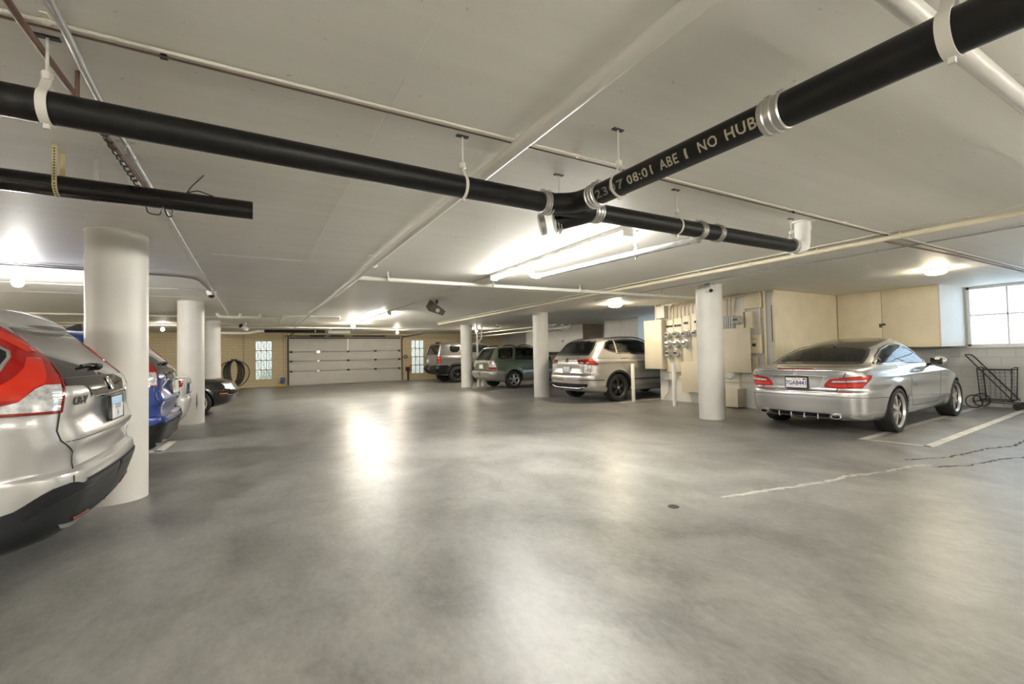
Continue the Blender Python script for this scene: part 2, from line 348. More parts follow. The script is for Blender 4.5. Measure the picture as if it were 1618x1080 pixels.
# garage door
gd = bpy.data.objects.new('door_1', None); COL.objects.link(gd); struct(gd, 'white sectional garage door with five ribs of hinges', 'door')
zs = [.01, .655, 1.128, 1.573, 2.226]
for k in range(4):
    p = MB(); p.box(1.44, 6.74, YB+.02, YB+.07, zs[k]+.014, zs[k+1]-.014); p.box(1.44, 6.74, YB+.06, YB+.09, zs[k]-.01, zs[k+1]+.01)
    p.build('door_section', 'door', gd, smooth=False)
for z in (.655, 1.128, 1.573):
    for x in (1.53, 2.72, 4.09, 5.42, 6.65):
        MB().box(x-.06, x+.06, YB+.002, YB+.02, z-.045, z+.045).box(x-.03, x+.03, YB-.02, YB+.004, z-.018, z+.018).build('hinge', 'chrome' if x == 2.72 else 'dark', gd, smooth=False)
MB().box(4.06, 4.10, YB-.005, YB+.02, 1.573, 2.2).build('centre_stile', 'steel', gd, smooth=False)
for s, x in ((-1, 1.40), (1, 6.78)):
    pts = fillet([(x, YB-.06, .03), (x, YB-.06, 2.28), (x, YB-3.4, 2.30)], .3)
    MB().tube(pts, .028, 8).build('track', 'dark', gd)
MB().cyl((1.3, YB-.08, 2.33), (6.9, YB-.08, 2.33), .018, 10).build('torsion_shaft', 'dark', gd)
for x0, x1 in ((2.35, 3.9), (4.3, 5.9)): MB().cyl((x0, YB-.08, 2.33), (x1, YB-.08, 2.33), .042, 14).build('torsion_spring', 'dark', gd)
MB().box(1.46, 6.72, YB-.01, YB+.02, 2.2, 2.26).build('header_seal', 'dark', gd, smooth=False)

# columns
def column(x, y, label, scuffs=()):
    c = MB(); c.lathe([(.2275, 0), (.2275, CE-.012), (.235, CE-.010), (.235, CE)], n=56)
    o = c.build('column', 'colpaint', loc=(x, y, 0)); struct(o, label, 'column')
    for a, z0, z1, w in scuffs:
        vs, fs = [], []; n = 9
        for i in range(n):
            z = z0+(z1-z0)*i/(n-1); ww = w*math.sin(PI*(i+.4)/n)*(.7+.6*random.random())
            for s in (-1, 0, 1): vs.append((.2285*math.cos(a+s*ww), .2285*math.sin(a+s*ww), z))
        for i in range(n-1): fs += [(3*i, 3*i+1, 3*i+4, 3*i+3), (3*i+1, 3*i+2, 3*i+5, 3*i+4)]
        MB().add(vs, fs).build('scuff_mark', 'crack_d' if w < .1 else 'dark', o, fix=False)
    return o
X1, X2, Y0, Y1, Y2 = -1.095, 7.342, 5.455, 11.143, 16.493
column(X1, Y0, 'thick white round column right behind the white car with the black bumper', [(-1.75, .06, .30, .16)])
column(X1, Y1, 'white round column with a dark scuff, between the white sedan and the black car', [(-1.05, .27, .62, .05)])
column(X1, Y2, 'white round column behind the black car')
column(X2, Y0, 'white round column with a camera at its top, in front of the meter wall')
column(X2, Y1, 'white round column between the green wagon and the silver suv')
column(X2, Y2, 'white round column beside the thin white drain pipes')

# floor paint, cracks, drain
fl = bpy.data.objects['floor']
def strip(pts, w, name, mat, z=.0015, jag=0):
    vs, fs = [], []
    P = [Vector((*p, 0)) for p in pts]
    if jag:
        Q = []
        for a, b_ in zip(P, P[1:]):
            n = max(2, int((b_-a).length/.05))
            for i in range(n): Q.append(a.lerp(b_, i/n)+Vector((0, random.gauss(0, jag), 0)))
        P = Q+[P[-1]]
    for i, p in enumerate(P):
        t = (P[min(i+1, len(P)-1)]-P[max(i-1, 0)]).normalized(); n = Vector((-t.y, t.x, 0))
        ww = w*(1 if not jag else .35+random.random()*1.2)/2
        vs += [tuple(p+n*ww+Vector((0, 0, z))), tuple(p-n*ww+Vector((0, 0, z)))]
    fs = [(2*i, 2*i+1, 2*i+3, 2*i+2) for i in range(len(P)-1)]
    return MB().add(vs, fs).build(name, mat, fl, smooth=False)
L1a, L1b, L2a, L2b = (7.16, 3.02), (12.86, 3.30), (7.25, 2.36), (12.6, 2.66)
strip([L1a, L1b], .10, 'parking_line', 'line'); strip([L2a, L2b], .10, 'parking_line', 'line'); strip([(7.2, 3.02), (7.3, 2.34)], .06, 'parking_line', 'line')
strip([(7.1, 13.95), (12, 14.1)], .10, 'parking_line', 'line'); strip([(7.05, 14.0), (7.1, 13.2)], .08, 'parking_line', 'line')
strip([(7.7, 10.85), (12, 10.95)], .10, 'parking_line', 'line'); strip([(7.9, 8.45), (12, 8.55)], .10, 'parking_line', 'line')
strip([(-1.13, 8.0), (-6, 8.0)], .12, 'parking_line', 'line'); strip([(-1.15, 7.95), (-1.1, 8.9)], .11, 'parking_line', 'line')
strip([(3.45, 2.5), (4.2, 2.34), (4.6, 2.27), (5.0, 2.25), (5.5, 2.13), (5.84, 2.10), (6.2, 2.0)], .045, 'filled_crack', 'crack_l', jag=.012)
strip([(6.24, 2.23), (6.76, 2.02), (7.16, 1.97), (7.69, 1.94), (8.06, 1.82), (8.6, 1.83), (9.6, 1.9)], .028, 'dark_crack', 'crack_d', jag=.012)
strip([(6.07, 1.94), (6.45, 1.78), (7.07, 1.69), (7.39, 1.58), (8.4, 1.5)], .030, 'dark_crack', 'crack_d', jag=.012)
strip([(-2.0, 8.9), (0, 9.0), (3, 9.15), (6, 9.2)], .012, 'control_joint', 'crack_d')
MB().lathe([(.045, 0), (.045, .003), (.03, .003), (.03, .001)], n=20).build('floor_drain', 'dark', fl, loc=(2.93, 2.563, 0))

# ------------------------------------------------------------------ lamps
def strip_light(x, y0, y1, label):
    t = thing('strip_light', label, 'ceiling light', (x, (y0+y1)/2, CE), 0, 'fluorescent strips in one line along the ceiling'); h = (y1-y0)/2
    MB().prism([(-.055, 0), (.055, 0), (.05, -.045), (-.05, -.045)], -h, h, 'y').build('housing', 'white', t, smooth=False)
    b = MB(); n = 12; prof = [(.048*math.cos(PI+PI*i/n), -.045-.05*math.sin(PI*i/n)) for i in range(n+1)]; b.prism(prof, -h+.02, h-.02, 'y'); b.build('diffuser', 'tube', t)
    for s in (-1, 1): MB().box(-.055, .055, s*h-.02, s*h+.02, -.10, -.0, .006).build('end_cap', 'white', t)
    return t
strip_light(3.11, 3.17, 5.95, 'long glowing fluorescent strip on the ceiling beyond the black pipe junction')
strip_light(3.10, 11.9, 15.0, 'short looking fluorescent strip further back, above the garage door lane')
def fill_strip(x, y, z, label):  # added lamps outside the view, there to brighten the ceiling
    t = thing('fill_strip', label, 'added fill light', (x, y, z), 0, 'added pendant fill strips out of view')
    MB().box(-.7, .7, -.02, .02, 0, .04).build('housing', 'white', t, smooth=False)
    for s in (-1, 1): MB().cyl((-.68, s*.07, .01), (.68, s*.07, .01), .02, 12).build('tube', 'fill_tube', t); MB().cyl((s*.5, 0, .04), (s*.5, 0, CE-z), .006, 6).build('rod', 'steel', t)
fill_strip(-3.2, -1.2, 1.95, 'added pendant fill strip, unseen behind the viewer, on the left'); fill_strip(1.0, -2.4, 1.95, 'added pendant fill strip, unseen behind the viewer, in the middle'); fill_strip(5.5, -2.0, 1.95, 'added pendant fill strip, unseen behind the viewer, on the right')
fill_strip(-5.2, 5.6, 2.15, 'added pendant fill strip over the row of cars left of the view'); fill_strip(-6.3, 11.2, 2.15, 'added pendant fill strip over the far left cars, out of view'); fill_strip(9.8, -3.2, 1.95, 'added pendant fill strip, unseen behind the viewer, by the window wall')
MB().cyl((3.11, 5.95, CE-.012), (3.10, 11.95, CE-.012), .010, 8).build('strip_light_conduit', 'pipepaint')
tag(bpy.data.objects['strip_light_conduit'], 'thin painted conduit linking the near and far fluorescent strips', 'conduit')
def dome_light(x, y, r, label, mat='warm'):
    t = thing('dome_light', label, 'ceiling light', (x, y, CE))
    MB().lathe([(r*1.15, 0), (r*1.15, -.018), (r*.9, -.022)], n=28).build('base', 'white', t)
    MB().lathe([(r, -.018), (r*.98, -.05), (r*.8, -.075), (r*.45, -.088), (0, -.092)], n=28).build('diffuser', mat, t)
dome_light(9.30, 2.83, .135, 'round warm ceiling light above the silver coupe near the window')
dome_light(7.75, 8.4, .16, 'round warm ceiling light above the silver suv')
def bulb_light(x, y, z, label, r=.05, drop=True, mat='bulb'):
    t = thing('bare_bulb', label, 'light bulb', (x, y, z))
    b = MB(); b.lathe([(.06, CE-z), (.06, CE-z-.03), (.032, CE-z-.035), (.032, .05)] if drop else [(.04, .14), (.035, .05)], n=18)
    b.build("lamp_holder", "offwhite", t)
    MB().lathe([(.0, -r*1.1), (r*.6, -r*.95), (r*.95, -r*.35), (r, .0), (r*.85, r*.5), (r*.5, r*.95), (.026, r*1.4)], n=20).build('bulb', mat, t)
bulb_light(-2.62, 8.15, CE-.14, 'bright bare bulb on a white ceiling holder above the left row of cars', .062, mat='bulbw')
bulb_light(-2.55, 18.3, 2.30, 'small warm bulb in front of the brick wall, between the two left columns', .05)
bulb_light(3.02, 16.4, 2.345, 'warm bulb on the ceiling beside the garage door opener', .06)
bulb_light(5.45, 19.6, 2.31, 'hanging bulb near the top right corner of the garage door', .05)
bulb_light(8.75, 18.5, 2.34, 'warm bulb above the dark boxy suv, behind the white drain pipes', .055)

# ------------------------------------------------------------------ black drain pipe system
def coupling(parent, c, axis, r=.066, w=.075, name='coupling', loc0=None):
    ax = Vector(axis).normalized(); prof = [(r*.9, -w/2)]
    for i in range(3):
        a = -w/2+w*i/3
        prof += [(r, a+.002), (r, a+w/3*.35), (r+.005, a+w/3*.45), (r+.005, a+w/3*.8), (r, a+w/3*.95)]
    prof += [(r*.9, w/2)]
    o = MB().lathe(prof, c, ax, 28).build(name, 'clampsteel', parent)
    side = ax.cross(Vector((0, 0, 1))).normalized()
    for k in (-.2, .2):
        q = Vector(c)+ax*w*k*1.4+Vector((0, 0, r+.008)); MB().box(q.x-.012, q.x+.012, q.y-.012, q.y+.012, q.z-.008, q.z+.006).build('clamp_screw', 'steel', o)
    return o
RB = .058
dp = thing('drain_pipe', 'long black drain pipe crossing left to right, ending in a white elbow', 'pipe')
ym = 2.253
MB().cyl((-4.5, ym, 2.23), (1.50, ym, 2.165), RB, 32).build('pipe_length', 'black_pipe', dp)
coupling(dp, (1.545, ym, 2.163), (1, 0, -.01))
# wye: body along x with a branch sweeping towards the near pipe
wy = MB(); wy.tube([(1.55, ym, 2.163), (1.90, ym+.01, 2.163)], RB+.004, 28)
wy.tube(fillet([(1.56, ym, 2.163), (1.70, ym-.09, 2.158), (1.71, ym-.24, 2.152)], .1), RB+.003, 28)
wy.tube(fillet([(1.90, ym, 2.163), (1.86, ym+.02, 2.14), (1.70, ym+.13, 2.10)], .05), RB, 24)
wy.build('wye_fitting', 'black_pipe', dp, ang=50)
coupling(dp, (1.72, ym+.13, 2.105), (-.8, .5, -.2), .064, .05)
coupling(dp, (1.64, ym+.185, 2.09), (-.8, .5, -.2), .064, .04)
coupling(dp, (1.712, ym-.27, 2.151), (0, 1, 0))
coupling(dp, (1.935, ym+.01, 2.164), (1, 0, 0))
MB().cyl((1.96, ym+.01, 2.164), (2.98, ym+.04, 2.18), RB, 28).build('pipe_length', 'black_pipe', dp)
coupling(dp, (3.0, ym+.04, 2.18), (1, .03, .016), .066, .06); MB().cyl((3.0, ym+.04, 2.18), (3.2, ym+.045, 2.183), RB+.004, 28).build('sanitary_tee', 'black_pipe', dp)
coupling(dp, (3.22, ym+.047, 2.184), (1, .03, .016), .066, .06)
MB().cyl((3.2, ym+.045, 2.183), (4.30, ym+.07, 2.20), RB, 28).build('pipe_length', 'black_pipe', dp)
coupling(dp, (4.34, ym+.07, 2.20), (1, .03, .016), .064, .06)
el = MB(); el.tube(fillet([(4.36, ym+.07, 2.20), (4.52, ym+.075, 2.20), (4.54, ym+.075, CE-.01)], .14, 10), .066, 26)
el.lathe([(.072, 0), (.072, .05)], (4.54, ym+.075, 2.36), (0, 0, 1), 26); el.lathe([(.10, 0), (.10, .012)], (4.54, ym+.075, CE-.013), (0, 0, 1), 26)
el.build('white_elbow', 'pvc', dp)
# the stencilled length towards the viewer
sp = thing('stencilled_drain_pipe', 'black drain pipe with pale stencilled letters, rising towards the viewer at top right', 'pipe')
xs = lambda y: 1.712+(ym-.3-y)*.012
ya, yb = ym-.27, -.6
MB().cyl((xs(ya), ya, 2.150), (xs(yb), yb, 2.132), RB, 36).build('pipe_length', 'black_pipe', sp)
coupling(sp, (xs(.965), .965, 2.1385), (0.012, -1, 0), .0655, .085)
MB().cyl((xs(.93), .93, 2.138), (xs(yb), yb, 2.132), RB+.006, 36).build('outer_pipe_length', 'black_pipe', sp)
nv = Vector((-.90, 0, -.43)).normalized(); upv = nv.cross(Vector((0, -1, 0))).normalized()
def pipe_text(txt, ystart, yend, mat, size=.062):
    vs, fs = text_mesh(txt, size, bold=.0012, align='LEFT', space=1.1)
    if not vs: return
    bm = bmesh.new(); V = [bm.verts.new(v) for v in vs]
    for f in fs:
        try: bm.faces.new([V[i] for i in f])
        except ValueError: pass
    for i in range(7):
        yv = -.04+.08*i/6
        bmesh.ops.bisect_plane(bm, geom=bm.verts[:]+bm.edges[:]+bm.faces[:], plane_co=(0, yv, 0), plane_no=(0, 1, 0))
    mx0 = min(v.co.x for v in bm.verts); mx1 = max(v.co.x for v in bm.verts)
    for v in bm.verts:
        y = ystart+(yend-ystart)*(v.co.x-mx0)/(mx1-mx0); a = v.co.y/RB; rr = RB+.0012
        c = Vector((xs(y), y, 2.132+(y-yb)/(ya-yb)*.018)); v.co = c+rr*(math.cos(a)*nv+math.sin(a)*upv)
    o = MB().bm(bm).build('stencilled_lettering', mat, sp, smooth=False, fix=False)
pipe_text('2307', 1.935, 1.715, 'stencil_grey'); pipe_text('08:01', 1.69, 1.525, 'stencil'); pipe_text('ABE', 1.48, 1.375, 'stencil'); pipe_text('I', 1.338, 1.325, 'stencil'); pipe_text('NO', 1.268, 1.176, 'stencil'); pipe_text('HUB', 1.14, 1.01, 'stencil')
# hangers
def hanger(x, y, zp, r, label, axis='x', mat='pipewhite', wide=.016):
    t = thing('pipe_hanger', label, 'pipe hanger', (x, y, CE), 0, 'hangers of the black drain pipes'); d = CE-zp
    MB().box(-.035, .035, -.012, .012, -.006, 0).build('mounting_plate', 'dark', t, smooth=False)
    MB().cyl((0, 0, 0), (0, 0, -d+r+.06), .0055, 8).build('rod', mat, t)
    b = MB(); b.lathe([(.014, 0), (.018, -.004), (.018, -.028), (.014, -.032)], (0, 0, -d+r+.075), (0, 0, 1), 6); b.build('nut', mat, t)
    b = MB(); n = 26; pts = [(0, 0, -d+r+.05)]
    for i in range(n+1):
        a = PI/2+.5+(2*PI-1.0)*i/n; pts.append((0, (r+.003)*math.cos(a), -d+(r+.003)*math.sin(a)))
    if axis == 'y': pts = [(p[1], 0, p[2]) for p in pts]
    # flat band
    vs, fs = [], []
    e = Vector((1, 0, 0)) if axis == 'x' else Vector((0, 1, 0))
    P = [Vector(p) for p in pts]+[Vector(pts[0])]; c = Vector((0, 0, -d))
    for p in P:
        o = (p-c).normalized()*.003
        vs += [p-e*wide/2-o*.3, p+e*wide/2-o*.3, p+e*wide/2+o, p-e*wide/2+o]
    for i in range(len(P)-1):
        for j in range(4): fs.append((4*i+j, 4*i+(j+1) % 4, 4*i+4+(j+1) % 4, 4*i+4+j))
    b.add(vs, fs); b.build('ring', mat, t)
    q = MB().box(-.008, .008, -.008, .008, -d-r-.022, -d-r-.002); q.build('ring_bolt', mat, t)
    return t
hanger(-.653, ym, 2.188, RB, 'wide pale strap hanger holding the long black pipe at the far left', wide=.03)
hanger(1.0, ym, 2.170, RB, 'white ring hanger on the long black pipe just left of its junction')
hanger(1.79, ym+.20, 2.13, RB, 'short hanger behind the black pipe junction')
hanger(xs(1.80), 1.80, 2.148, RB, 'ring hanger around the stencilled pipe at the number next to the junction', 'y')
hanger(xs(.47), .47, 2.137, RB+.006, 'wide pale strap hanger around the stencilled pipe at the top right', 'y', wide=.034)
hanger(2.74, ym+.035, 2.176, RB, 'ring hanger on the black pipe right of the junction, before the double clamp')
hanger(4.33, ym+.07, 2.20, RB+.008, 'hanger at the white elbow where the black pipe ends')
hanger(3.29, 3.25, 2.222, .032, 'slim white hanger on the grey plastic pipe beside the bright strip', 'y', wide=.012)
# grey plastic branch with a white elbow
cp = thing('plastic_branch_pipe', 'grey plastic pipe with a white end elbow running beside the bright strip light', 'pipe')
MB().tube([(3.10, ym+.06, 2.182), (3.27, 2.52, 2.195), (3.32, 5.05, 2.29)], .030, 20).build('pipe_length', 'clear', cp)
e = MB(); e.tube(fillet([(3.32, 5.0, 2.288), (3.32, 5.12, 2.292), (3.27, 5.14, 2.31), (3.25, 5.14, CE-.005)], .06), .036, 18); e.lathe([(.043, -.03), (.043, .03)], (3.32, 5.05, 2.29), (0, 1, .03), 18); e.build('elbow', 'pvc', cp)
MB().lathe([(.038, -.03), (.038, .03)], (3.27, 2.54, 2.196), (0, 1, .03), 18).build('socket', 'pvc', cp)
# low black pipe with a cut end
lp = thing('cut_drain_pipe', 'shorter black pipe with a cut open end, hung lower at the left', 'pipe')
b = MB(); ax = Vector((1, .02, 0)).normalized()
b.lathe([(RB, 0), (RB, 4.6), (RB-.006, 4.6), (RB-.006, 4.3)], (-4.6, 3.36, 2.245), ax, 32); b.build('pipe_length', M('glossy_black_pipe', (.008, .007, .007), .18, spec=.4), lp)
def strap(x, y, zp, label, mat, half=False):
    t = thing('perforated_strap', label, 'pipe strap', (x, y, CE)); d = CE-zp; r = RB+.003; w = .011
    pts = [(0, r, -.001), (0, r, -d)]+[(0, r*math.cos(a), -d-r*math.sin(a)) for a in [PI*i/14 for i in range(1, 14)]]+[(0, -r, -d), (0, -r*1.02, -.001)]
    if half: pts = pts[:9]
    vs, fs = [], []; pts = [Vector(p) for p in pts]
    for i, p in enumerate(pts):
        n = Vector((0, p.y, p.z+d)).normalized()*.0015; vs += [p+Vector((-w, 0, 0)), p+Vector((w, 0, 0)), p+Vector((w, 0, 0))+n, p+Vector((-w, 0, 0))+n]
    for i in range(len(pts)-1):
        for j in range(4): fs.append((4*i+j, 4*i+(j+1) % 4, 4*i+4+(j+1) % 4, 4*i+4+j))
    MB().add(vs, fs).build('band', mat, t)
    if half: return
    h = MB()
    for k in range(12):
        z = -.02-k*(d-.02)/12; h.lathe([(.004, 0), (.004, .001)], (0, -r*1.02-.0022, z), (0, -1, 0), 8)
    for k in range(7):
        a = PI*k/14+.1; h.lathe([(.004, 0), (.004, .001)], (0, -(r+.0018)*math.cos(a), -d-(r+.0018)*math.sin(a)), (0, -math.cos(a), -math.sin(a)), 8)
    h.build('hole_row', 'gap', t)
strap(-.945, 3.43, 2.245, 'yellow perforated metal strap holding the cut black pipe', 'yellowstrap')
strap(-.80, 3.435, 2.245, 'grey metal strap behind the yellow one on the cut black pipe', 'steel', True)
# loose tie wires
for pts, r, lb in (([(-.36, 3.445, 2.30), (-.34, 3.44, 2.34), (-.27, 3.44, 2.43)], .0035, 'black wire end sticking up from the cut black pipe'), ([(-.36, 3.43, 2.30), (-.30, 3.42, 2.32), (-.22, 3.41, 2.293)], .0035, 'short black wire lying along the top of the cut black pipe'),
    ([(-.56, 3.43, 2.192), (-.55, 3.43, 2.145), (-.49, 3.43, 2.14), (-.48, 3.43, 2.192)], .004, 'larger black wire loop hanging under the cut black pipe'), ([(-.47, 3.42, 2.194), (-.455, 3.42, 2.135), (-.43, 3.42, 2.135), (-.425, 3.42, 2.194)], .004, 'smaller black wire loop hanging under the cut black pipe')):
    tag(MB().tube(fillet(pts, .02), r, 6).build('tie_wire', 'wire'), lb, 'wire')
# two old round patches in the ceiling
for x, y, r in ((-.83, 4.05, .06), (-.66, 4.07, .075)):
    MB().lathe([(r, 0), (r, -.003), (r*.7, -.004)], n=20).build('ceiling_patch', 'graypaint', bpy.data.objects['ceiling'], loc=(x, y, CE))

for x0, x1, y0, y1 in ((.575, .60, -1, 6.9), (-.4, .7, 6.08, 6.10), (2.6, 2.62, 7, 14), (-7, 1.1, 10.4, 10.42), (4.2, 12.5, 7.3, 7.32)):
    MB().box(x0, x1, y0, y1, CE-.0025, CE).build('ceiling_seam', 'ceiling', bpy.data.objects['ceiling'], smooth=False)

# ------------------------------------------------------------------ ceiling conduits and small pipes
def run(name, pts, r, mat, label, cat='pipe', bend=.1, clips=(), n=12, clipmat=None):
    t = thing(name, label, cat)
    MB().tube(fillet(pts, bend), r, n).build('pipe_length', mat, t)
    for c in clips:
        x, y, z, ax = c; b = MB()
        if ax == 'x': b.lathe([(r+.004, -.012), (r+.004, .012)], (x, y, z), (1, 0, 0), 12); b.box(x-.01, x+.01, y-r-.03, y+r+.03, CE-.004, CE); b.box(x-.008, x+.008, y-.004, y+.004, z, CE)
        else: b.lathe([(r+.004, -.012), (r+.004, .012)], (x, y, z), (0, 1, 0), 12); b.box(x-r-.03, x+r+.03, y-.01, y+.01, CE-.004, CE); b.box(x-.004, x+.004, y-.008, y+.008, z, CE)
        b.build('clip', clipmat or mat, t)
    return t
run('wet_pipe', [(1.235, -5.9, 2.362), (1.235, 2, 2.362), (1.25, 17.2, 2.352)], .036, 'pipewhite', 'thick white painted pipe running away from the viewer across the whole ceiling', clips=[(1.25, y, 2.35, 'y') for y in (5.45, 8.4, 12.5)], n=24)
run('branch_pipe', [(1.25, 6.42, 2.345), (8.6, 6.25, 2.352)], .030, 'pipewhite', 'white branch pipe crossing behind the near strip light', clips=[(x, 6.4-.02*x, 2.35, 'x') for x in (1.65, 3.3, 5.0, 7.0)], n=16)
run('side_pipe', [(5.85, -5.9, 2.40), (5.85, 15.6, 2.40)], .027, 'cream', 'cream pipe with thin clips running along the ceiling above the right row', clips=[(5.85, y, 2.40, 'y') for y in (.9, 1.55, 2.05, 2.85, 3.7, 4.5, 5.5, 7.0, 9, 11, 13)], n=16)
run('side_pipe_shadow_line', [(5.77, -5.9, CE-.008), (5.77, 15.6, CE-.008)], .007, 'pipepaint', 'thin strip on the ceiling standing for the shadow line of the cream pipe', 'conduit')  # thin run laid in as the shadow line above the side pipe
run('thin_conduit', [(6.76, -3, CE-.012), (6.76, 8, CE-.012)], .009, 'graypaint', 'thin grey conduit running to the camera on the near right column', 'conduit', clips=[(6.76, 2.6, CE-.012, 'y')])
for k, (yy, mm, lb) in enumerate(((2.125, 'pipepaint', 'upper thin painted conduit crossing the ceiling from left to right'), (2.165, 'copper', 'thin brown line standing for the shadow of the painted conduit across the ceiling'))):
    run('conduit_shadow_pair', [(-5, yy, CE-.014), (11.2, yy+.02, CE-.014)], .0075 if k == 0 else .0045, mm, lb, 'conduit', clips=[(x, yy+.01, CE-.014, 'x') for x in ((-.62, 1.7, 4.9) if k == 0 else (-.3, 4.1, 5.9))], clipmat='pipepaint' if k == 0 else 'dark')  # second run is the first one's shadow, built as a brown line
run('ceiling_cable', [(5.9, 2.31, CE-.02), (8.0, 2.26, CE-.012), (9.5, 2.27, CE-.012), (12.8, 2.28, CE-.012)], .010, 'copper', 'brown cable on the ceiling running towards the barred window', 'cable')
run('emt_conduit', [(-.52, .2, CE-.05), (-.56, 1.95, CE-.05), (-.575, 2.12, CE-.02), (-.60, 2.6, CE-.018), (-.60, 9.3, CE-.018)], .0135, 'steel', 'shiny steel conduit running from top left to the dome camera', 'conduit', .3, clips=[(-.60, y, CE-.018, 'y') for y in (3.15, 3.35, 5.0, 6.3)], clipmat='steel')
run('emt_conduit', [(-.60, 9.3, CE-.018), (-.56, 15.6, CE-.018)], .0125, 'pipepaint', 'painted conduit running on from the dome camera to the bullet camera', 'conduit')
run('rusty_conduit', [(-.60, -.2, CE-.06), (-.675, 2.0, CE-.055), (-.665, 2.5, CE-.05), (-.645, 3.3, CE-.04), (-.625, 3.9, CE-.03)], .0125, 'copper', 'rusty brown pipe slanting down from the top left corner', 'conduit', .3)
b = MB().tube([(-.652+.013*math.cos(k*.9), 2.9+.012*k, CE-.048+.013*math.sin(k*.9)) for k in range(70)], .005, 6)
tag(b.build('insulation_wrap', 'dark'), 'dark wrapping wound around the rusty brown pipe', 'pipe wrap')
run('ceiling_rod', [(-.625, 2.467, CE), (-.625, 2.467, CE-.14)], .008, 'copper', 'short rusty threaded rod hanging beside the steel conduit', 'rod', clips=[])
run('far_pipe', [(-7.4, 17.6, 2.35), (6.3, 17.5, 2.35)], .028, 'pipewhite', 'long white pipe crossing in front of the garage door', n=14)
run('far_white_pipe', [(-7.4, 17.0, 2.38), (0.9, 17.0, 2.38)], .018, 'cream', 'cream pipe crossing behind the left columns', n=10)
run('far_conduit', [(-7.4, 14.65, CE-.02), (0.6, 14.6, CE-.02)], .022, 'pipepaint', 'painted conduit tight to the ceiling above the left back row', 'conduit')
run('left_conduit', [(-7.4, 7.5, CE-.012), (-2.6, 7.61, CE-.012), (-.72, 7.8, CE-.012), (-.64, 9.25, CE-.012)], .011, 'graypaint', 'upper dark conduit crossing above the left cars and bending to the dome camera', 'conduit', .3)
run('left_conduit', [(-7.4, 7.3, CE-.012), (-1.4, 7.5, CE-.012)], .008, 'graypaint', 'thinner twin of the dark conduit above the left cars', 'conduit')
run('left_conduit', [(-7.4, 9.25, CE-.012), (-.70, 9.2, CE-.012)], .009, 'graypaint', 'straight dark conduit behind the bare bulb on the left', 'conduit')
run('frame_conduit', [(.74, 16.8, CE-.02), (.70, 13.88, CE-.02), (2.15, 13.7, CE-.02), (2.28, 14.6, CE-.02)], .016, 'pipepaint', 'thin conduit bent into a long bracket on the ceiling before the garage door', 'conduit', .05)
run('back_black_pipe', [(.35, 19.1, 2.305), (2.45, 19.22, 2.312)], .055, 'black_pipe', 'black pipe hanging near the top of the garage door', clips=[(1.0, 19.15, 2.307, 'x'), (2.1, 19.2, 2.311, 'x')], n=18, clipmat='pipewhite')
run('back_elbow_pipe', [(.35, 19.1, 2.305), (.1, 19.1, 2.30), (-.15, 19.05, 2.22), (-1.2, 19.0, 2.22)], .05, 'pipewhite', 'white elbow pipe joining the black pipe left of the garage door', bend=.12, n=16)
b = MB(); b.tube(fillet([(-.80, 13.6, CE-.005), (-.76, 13.6, CE-.10), (.12, 13.6, CE-.10), (.16, 13.6, CE-.005)], .06), .038, 14); b.tube([(-.30, 13.6, CE-.10), (-.30, 13.6, CE-.005)], .04, 14)
tag(b.build('white_drain_fitting', 'pvc'), 'white plastic drain with three upright stubs under the ceiling, in front of the bullet camera', 'pipe')
run('right_far_pipe', [(10.2, 13.6, 2.22), (10.0, 22, 2.2)], .03, 'pipewhite', 'white pipe hung under the ceiling behind the green wagon', n=10, clips=[(10.17, 14.8, 2.22, 'y'), (10.08, 18.5, 2.21, 'y')])
run('right_far_pipe', [(9.8, 13.8, 2.33), (9.6, 22, 2.33)], .025, 'pipewhite', 'upper of two white pipes under the ceiling behind the green wagon', n=10, clips=[(9.77, 15, 2.33, 'y'), (9.67, 19, 2.33, 'y')])
b = MB()
for i, (x, y) in enumerate(((10.9, 15.6), (11.15, 15.2), (11.35, 15.0), (11.0, 15.1))):
    b.tube(fillet([(x, y, CE), (x, y, 2.24+.03*i), (x-.35, y+.5, 2.16+.02*i)], .06), .034, 12)
b.lathe([(.06, -.05), (.06, .05)], (11.1, 15.3, 2.2), (1, -.5, 0), 14)
tag(b.build('valve_cluster', 'pvc'), 'cluster of white pipes and elbows under the ceiling between the green wagon and silver suv', 'pipes')
run('near_right_pipe', [(1.2, .61, 2.36), (5.6, .60, 2.37)], .034, 'pipewhite', 'thick white pipe passing above the stencilled pipe at the top right', n=20)
ds = run('drain_stack', [(7.78, 16.42, 0), (7.78, 16.42, CE)], .035, 'pvc', 'white vertical drain pipe against the far column', n=16)
b = MB(); b.tube(fillet([(7.98, 16.40, CE), (7.98, 16.40, 1.95), (7.80, 16.42, 1.72)], .05), .035, 14); b.lathe([(.05, -.06), (.05, .06)], (7.78, 16.42, 1.70), (0, 0, 1), 14)
b.build('drain_branch', 'pvc', ds)
b = MB().cyl((7.95, 16.35, 0), (7.95, 16.35, .30), .04, 14); b.lathe([(.05, .28), (.055, .32), (.03, .36), (0, .37)], (7.95, 16.35, 0), (0, 0, 1), 14); tag(b.build('cleanout_stub', 'pvc'), 'short capped white stub on the floor beside the vertical drain', 'pipe')

